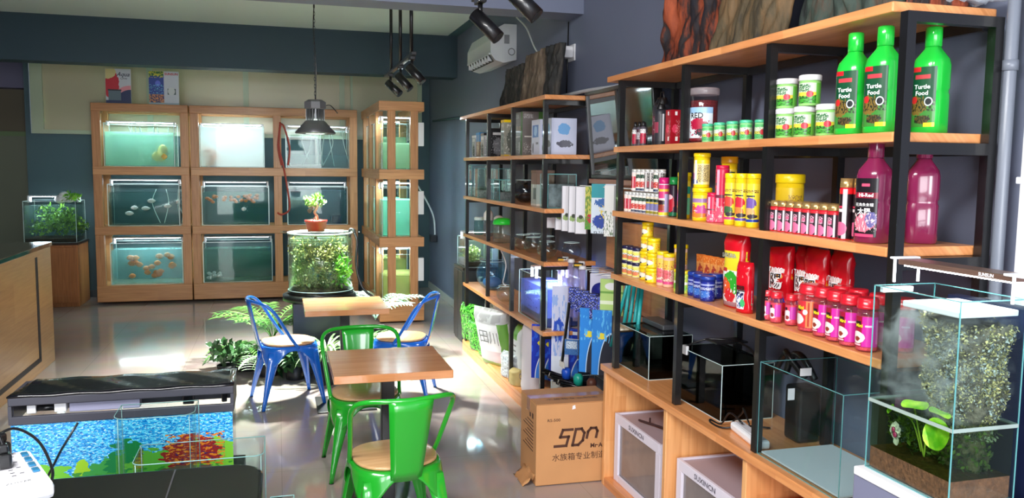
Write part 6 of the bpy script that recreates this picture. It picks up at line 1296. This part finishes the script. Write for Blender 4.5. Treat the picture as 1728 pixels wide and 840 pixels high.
# light over the terrarium
lm = thing('aquarium_lamp', 'slim brushed metal lamp with white brackets over the tall misty terrarium', 'lamp', (1.585, 1.39, 1.5))
s = MB(); s.box(-.035, .045, .012, .035, .40, .026, .003); s.obj('lamp_bar', mat('brushed_bronze', (150, 118, 104), .3, metal=.7), lm)
s = MB(); text(s, 'SUNSUN', .011, lambda u, v: (-.0356, .12 - u, .019 + v), bold=.03); s.obj('lettering', WHITE, lm)
MB().box(-.028, .06, .0085, .028, .385, .0118).obj('led_panel', emit('terrarium_led', (246, 252, 255), 22), lm)
for y0 in (.405, .04):
    s = MB()
    for X in (-.04, .035): s.box(X, y0, -.036, X + .006, y0 + .006, .028, .001)
    s.box(-.04, y0 - (.03 if y0 < .1 else 0), .024, .041, y0 + (.02 if y0 > .1 else .03), .03, .002); s.obj('bracket', WHITE, lm)
s = MB(); s.box(-.08, .418, -.046, .08, .437, -.028, .002) if False else None
s = MB(); s.box(-.075, .400, -.062, .02, .414, -.047, .003); s.obj('clamp', WHITE, lm)
s = MB(); s.box(1.51, 1.535, 1.415, 1.68, 1.72, 1.43, .003); tag(s.obj('filter_tray', WHITE), 'white tray of filter floss under the lamp at the top of the terrarium', 'tray')
s = MB(); s.tube(smooth_path([(1.62, 1.42, 1.52), (1.63, 1.40, 1.45), (1.625, 1.40, 1.3), (1.62, 1.41, 1.2), (1.615, 1.405, 1.1), (1.60, 1.40, 1.0)]), .003, 6)
tag(s.obj('cable', PIPEG), 'thin grey cable hanging down the right side of the tall terrarium', 'cable')
# mist inside the terrarium
mm = bpy.data.materials.new('mist'); mm.use_nodes = True; nt = mm.node_tree; N = nt.nodes; L = nt.links; N.clear()
o_ = N.new('ShaderNodeOutputMaterial'); v_ = N.new('ShaderNodeVolumeScatter'); tc = N.new('ShaderNodeTexCoord'); nz = N.new('ShaderNodeTexNoise'); nz.inputs['Scale'].default_value = 14; nz.inputs['Detail'].default_value = 3; nz.inputs['Distortion'].default_value = 1.5
r = N.new('ShaderNodeMapRange'); r.inputs[1].default_value = .48; r.inputs[2].default_value = .75; r.inputs[3].default_value = 0; r.inputs[4].default_value = 26; L.new(tc.outputs['Object'], nz.inputs['Vector']); L.new(nz.outputs['Fac'], r.inputs[0]); L.new(r.outputs[0], v_.inputs['Density']); L.new(v_.outputs[0], o_.inputs['Volume'])
MB().box(-a + .008, -b + .008, wz + .006, a - .008, b - .008, .44).obj('mist', mm, tt)
# white filter-floss on the pool end wall of the misty tank, dark shade cloth beside it
s = MB().box(1.76, 1.50, .0, 1.80, 1.84, 1.42, .004); tag(s.obj('panel', mat('navy_panel', (26, 34, 70), .5)), 'dark navy panel standing behind the tall terrarium at the right edge', 'panel')

# ================================================================== DISPLAY BETWEEN THE SHELVINGS
tv = thing('wall_screen', 'tilted black glossy screen on the right wall between the two shelvings', 'screen', (2.03, 4.2, 1.70))
s = MB().box(0, 0, 0, .04, 1.0, .54, .004); o = s.obj('screen_body', mat('screen_gloss_black', (14, 16, 20), .05, coat=1), tv); o.rotation_euler = (0, -.10, 0)
s = MB(); s.box(-.012, -.012, -.012, .045, .012, .552, .003); s.box(-.012, .488, 0, -.001, .512, .54); s.box(-.012, .988, -.012, .045, 1.012, .552, .003); s.box(-.012, 0, .528, .045, 1.0, .552); s.box(-.012, 0, -.012, .045, 1.0, .012); o = s.obj('bezel', BLACK, tv); o.rotation_euler = (0, -.10, 0)
wb = thing('slat_board', 'wooden display board on the right wall between the two shelvings', 'display board', (2.085, 4.16, .70))
for k, (z0, z1) in enumerate(((0, .17), (.18, .38), (.41, .72), (.80, .97))): MB().box(0, 0, z0, .03, 1.04 if k != 2 else .92, z1, .003).obj('slat', SHELF, wb)
MB().box(-.12, .05, .955, .0, .95, .985, .003).obj('ledge', mat('ledge_pinkish', (176, 130, 110), .4), wb)
for z in (.935, .40):
    for k in range(9): MB().tube([(0, .1 + k * .1, z), (-.2, .1 + k * .1, z + .006)], .003, 6).obj('hook', SILV, wb)
wpk = graphic('white_slim_pack', (232, 230, 236), [('e', .5, .3, .4, .06, (150, 176, 110), .5), ('e', .5, .36, .2, .04, (60, 66, 50), .5), ('r', .0, .0, .08, 1, (150, 150, 156))])
for k in range(5):
    put('wp', lambda: carton('slim_pack', .075, .03, .30, wpk, WHITE), (1.84 + .006 * k, 5.50 - (0 if k == 0 else .06) - k * .115, 1.335), 1.0, 'slim white pack with a green sprig hanging on a hook, %s from the left' % ORD[k], 'slim white packs')
put('fp', lambda: carton('hanging_pack', .10, .012, .27, graphic('green_pack', (110, 150, 60), [('s', 0, .3, 1, 1, 9, .5, (206, 200, 90)), ('e', .5, .25, .4, .12, (200, 40, 60), .5), ('s', 0, 0, 1, .3, 14, .55, (40, 160, 50))]), WHITE), (1.9, 4.86, 1.37), 1.0, 'green and yellow plant pack hanging beside the slim white packs')
put('fp2', lambda: carton('hanging_pack', .07, .012, .26, graphic('brown_pack', (176, 130, 90), [('r', .3, 0, .5, 1, (110, 150, 70)), ('s', 0, 0, 1, 1, 12, .55, (130, 84, 50))]), WHITE), (1.92, 4.78, 1.37), 1.0, 'brown striped pack hanging beside the green one')
put('fp3', lambda: carton('hanging_pack', .17, .012, .30, graphic('fish_pack', (214, 226, 236), [('r', 0, .72, .5, 1, (40, 150, 160)), ('e', .5, .62, .35, .1, (50, 100, 170), .5), ('e', .35, .25, .28, .14, (40, 70, 160), .4), ('s', .3, .3, 1, .6, 14, .55, (230, 206, 90)), ('s', 0, 0, 1, .3, 16, .6, (70, 80, 100))]), WHITE), (1.90, 4.66, 1.36), 1.0, 'card pack with a blue fish hanging next to the near shelving')
put('fp4', lambda: carton('hanging_pack', .08, .012, .30, graphic('white_slanted_pack', (230, 230, 226), [('s', 0, 0, 1, .5, 12, .55, (110, 130, 100)), ('r', .7, 0, .85, 1, (150, 150, 150))]), WHITE), (1.88, 4.52, 1.355), 1.0, 'white patterned pack hanging against the near shelving post')
# clear tubes and nets
for k in range(7):
    put('ct', lambda: (lambda t: (MB().tube([(0, 0, 0), (0, 0, .36)], .019, 10).obj('tube', glass('lilac_tube', (226, 214, 240), .1, .05, .4, (214, 206, 236)), t), MB().lathe([(.02, .361), (.026, .365), (.02, .385), (0, .386)], seg=12).obj('end_cap', WHITE, t), t)[2])(thing('plastic_tube', '', 'tube')), (1.88 + .01 * (k % 3), 5.40 - k * .072, .745 + .02 * (k % 2)), 0, 'clear plastic tube pack hanging below the display board, %s from the left' % ORD[k], 'clear plastic tube packs')
put('blt', lambda: carton('hanging_pack', .12, .04, .60, graphic('white_blue_film', (206, 210, 236), [('e', .4, .5, .3, .13, (40, 80, 190), .5), ('s', 0, .1, 1, .9, 7, .55, (150, 176, 230)), ('r', 0, 0, 1, .2, (220, 226, 240))]), WHITE), (1.83, 5.24, .36), 1.0, 'long pack in clear film with blue shapes hanging nearest the far shelving')
for k, (y, rz) in enumerate(((5.32, 0), (5.0, .1))): put('tag', lambda: carton('header_card', .06, .02, .03, graphic('black_yellow_card', (30, 26, 20), [('r', .1, .3, .9, .7, (226, 180, 40))]), BLACK), (1.86, y, 1.115), 1.0, ['black and yellow header card nearest the far shelving', 'black and yellow header card in the middle of the hooks'][k])
pd = thing('hanging_pack', 'clear pack with a round dark blue lid hanging below the display board', 'package', (1.93, 4.78, .86), .9)
MB().box(0, -.07, 0, .03, .07, .24, .004).obj('tray', mat('clear_lilac', (206, 206, 226), .3), pd); s = MB(); s.lathe([(.0, 0), (.055, 0), (.055, .012), (0, .014)], seg=28); s.xform(Matrix.Translation((0, 0, .13)) @ Matrix.Rotation(-PI / 2, 4, 'Y')); s.obj('round_lid', mat('navy_round', (34, 40, 130), .3), pd)
put('gp', lambda: carton('hanging_pack', .14, .02, .22, graphic('lime_card', (176, 206, 120), [('r', 0, .3, 1, .4, (226, 236, 206)), ('r', 0, .6, 1, .66, (110, 160, 70)), ('e', .5, .8, .3, .1, (226, 226, 226))]), WHITE), (1.93, 4.60, .87), 1.0, 'lime green card pack hanging against the near shelving')
# blue blister cards
BC = graphic('blue_blister_art', (24, 50, 170), [('e', 1.0, .0, .84, .60, (226, 232, 244)), ('e', 1.0, .0, .80, .57, (50, 120, 214)), ('e', 1.04, -.04, .62, .50, (22, 28, 44)), ('r', .2, .9, .5, .96, (226, 230, 240)), ('r', .55, .9, .8, .95, (200, 206, 240)), ('e', .5, .66, .24, .05, (226, 210, 40), .3), ('s', 0, .3, 1, 1, 6, .58, (40, 90, 210))])
for k in range(5):
    put('bc', lambda: carton('blister_card', .16, .02, .38, BC, mat('card_blue', (30, 50, 160), .4)), (1.765 + .045 * k, 5.42 - k * .055, .285), 1.0, 'blue blister card with a curved white line standing in the fan, %s from the left' % ORD[k], 'blue blister cards')
for k in range(2):
    put('bc2', lambda: carton('blister_card', .12, .03, .40, graphic('cyan_card', (40, 130, 214), [('e', 1.0, .0, .66, .66, (190, 220, 244)), ('e', 1.0, .0, .62, .63, (26, 30, 46)), ('e', .5, .6, .25, .05, (226, 210, 60), .3), ('s', 0, .5, 1, 1, 7, .56, (90, 180, 236))]), mat('card_blue', (30, 50, 160), .4)), (1.83 + .05 * k, 4.70 - k * .08, .50), 1.0, 'tall light blue blister card hanging at the right, %s from the left' % ORD[k], 'light blue blister cards')
for k in range(4): put('hp_', lambda: carton('hanging_pack', .10, .03, .14, graphic('navy_pack', (20, 30, 90), [('s', 0, 0, 1, 1, 9, .52, (70, 90, 200)), ('s', 0, 0, 1, 1, 16, .6, (206, 210, 240))]), DARKG), (1.86, 5.02 - k * .125, .84), 1.0, 'navy patterned pack hanging above the blister cards, %s from the left' % ORD[k], 'navy packs')
for k in range(5): put('sil', lambda: tag(MB().box(0, -.012, 0, .02, .012, .28, .004).obj('brush_tube', mat('brown_tube_plastic', (90, 74, 80), .3)), '', 'tube'), (1.86, 4.98 - k * .036, .52), 0, 'thin brown tube in the clear pack between the blue cards, %s from the left' % ORD[k], 'thin brown tubes')
put('net', lambda: carton('net_pack', .09, .03, .1, graphic('blue_net', (60, 110, 170), [('r', .1, .4, .9, .9, (200, 214, 226)), ('s', 0, 0, 1, 1, 20, .55, (30, 60, 110))]), WHITE), (1.80, 4.93, .56), 1.0, 'small blue and white pack in the middle of the blister cards')
hnd = thing('scraper_handle', 'long black handle leaning in front of the blue blister cards', 'scraper', (1.77, 5.02, .50)); s = MB(); s.box(-.008, -.01, 0, .008, .01, .42, .003); o = s.obj('shaft', BLACK, hnd); o.rotation_euler = (.28, 0, 0); s = MB(); s.box(-.004, -.045, -.04, .004, .045, .0, .002); s.obj('blade', SILV, hnd)
# low crate of black parts, in front of the cards
lc = small_tank('glass_crate', 'low glass tank full of black hoses and blue parts behind the big cardboard box', 1.73, 2.04, 4.62, 5.12, .101, .27, glass('crate_glass', (206, 216, 212), .06))
ls_ = thing('low_platform', 'low wooden platform under the blister cards and the glass crate', 'platform', (1.68, 4.55, 0)); MB().box(0, 0, .06, .42, .655, .1, .003).obj('top', SHELF, ls_)
for X, Y in ((.02, .02), (.36, .02), (.02, .6), (.36, .6)): MB().box(X, Y, 0, X + .04, Y + .04, .0595).obj('leg', SHELF, ls_)
for k in range(11): put('bh', lambda: tag(MB().tube([(0, 0, 0), (-.30, .10, .10)], .016, 8).obj('black_tube', BLACKP), '', 'tube'), (2.0, 4.66 + k * .045, .27 + .014 * (k % 4)), -.2 + .1 * (k % 4), 'black tube lying across the glass crate, %s from the right' % ORD[k], 'black tubes')
for k, (x, y, m_) in enumerate(((1.82, 4.85, mat('teal_part', (30, 160, 140), .3)), (1.80, 5.02, mat('blue_part', (30, 80, 190), .3)), (1.86, 4.72, mat('brown_part', (90, 50, 36), .5)))):
    t = tag(MB().lathe([(.03, 0), (.032, .05), (.02, .07), (0, .072)], seg=14).obj('pump_part', m_), ['teal pump part among the black tubes', 'blue pump part among the black tubes', 'brown pump part among the black tubes'][k], 'pump part'); t.location = (x, y, .385)
# teal rods seen under the first shelf of the near unit
for k, (y0, y1) in enumerate(((4.34, 4.52), (4.32, 4.36), (4.26, 4.27), (4.2, 4.18), (4.16, 4.1))):
    tag(MB().tube([(1.93, y0, 1.14), (1.90 - .01 * k, y1, .70)], .011, 8).obj('teal_rod', mat('teal_rod', (40, 176, 176), .3)), 'long teal rod leaning behind the first post of the near shelving, %s from the left' % ORD[k], 'rod', 'teal rods')
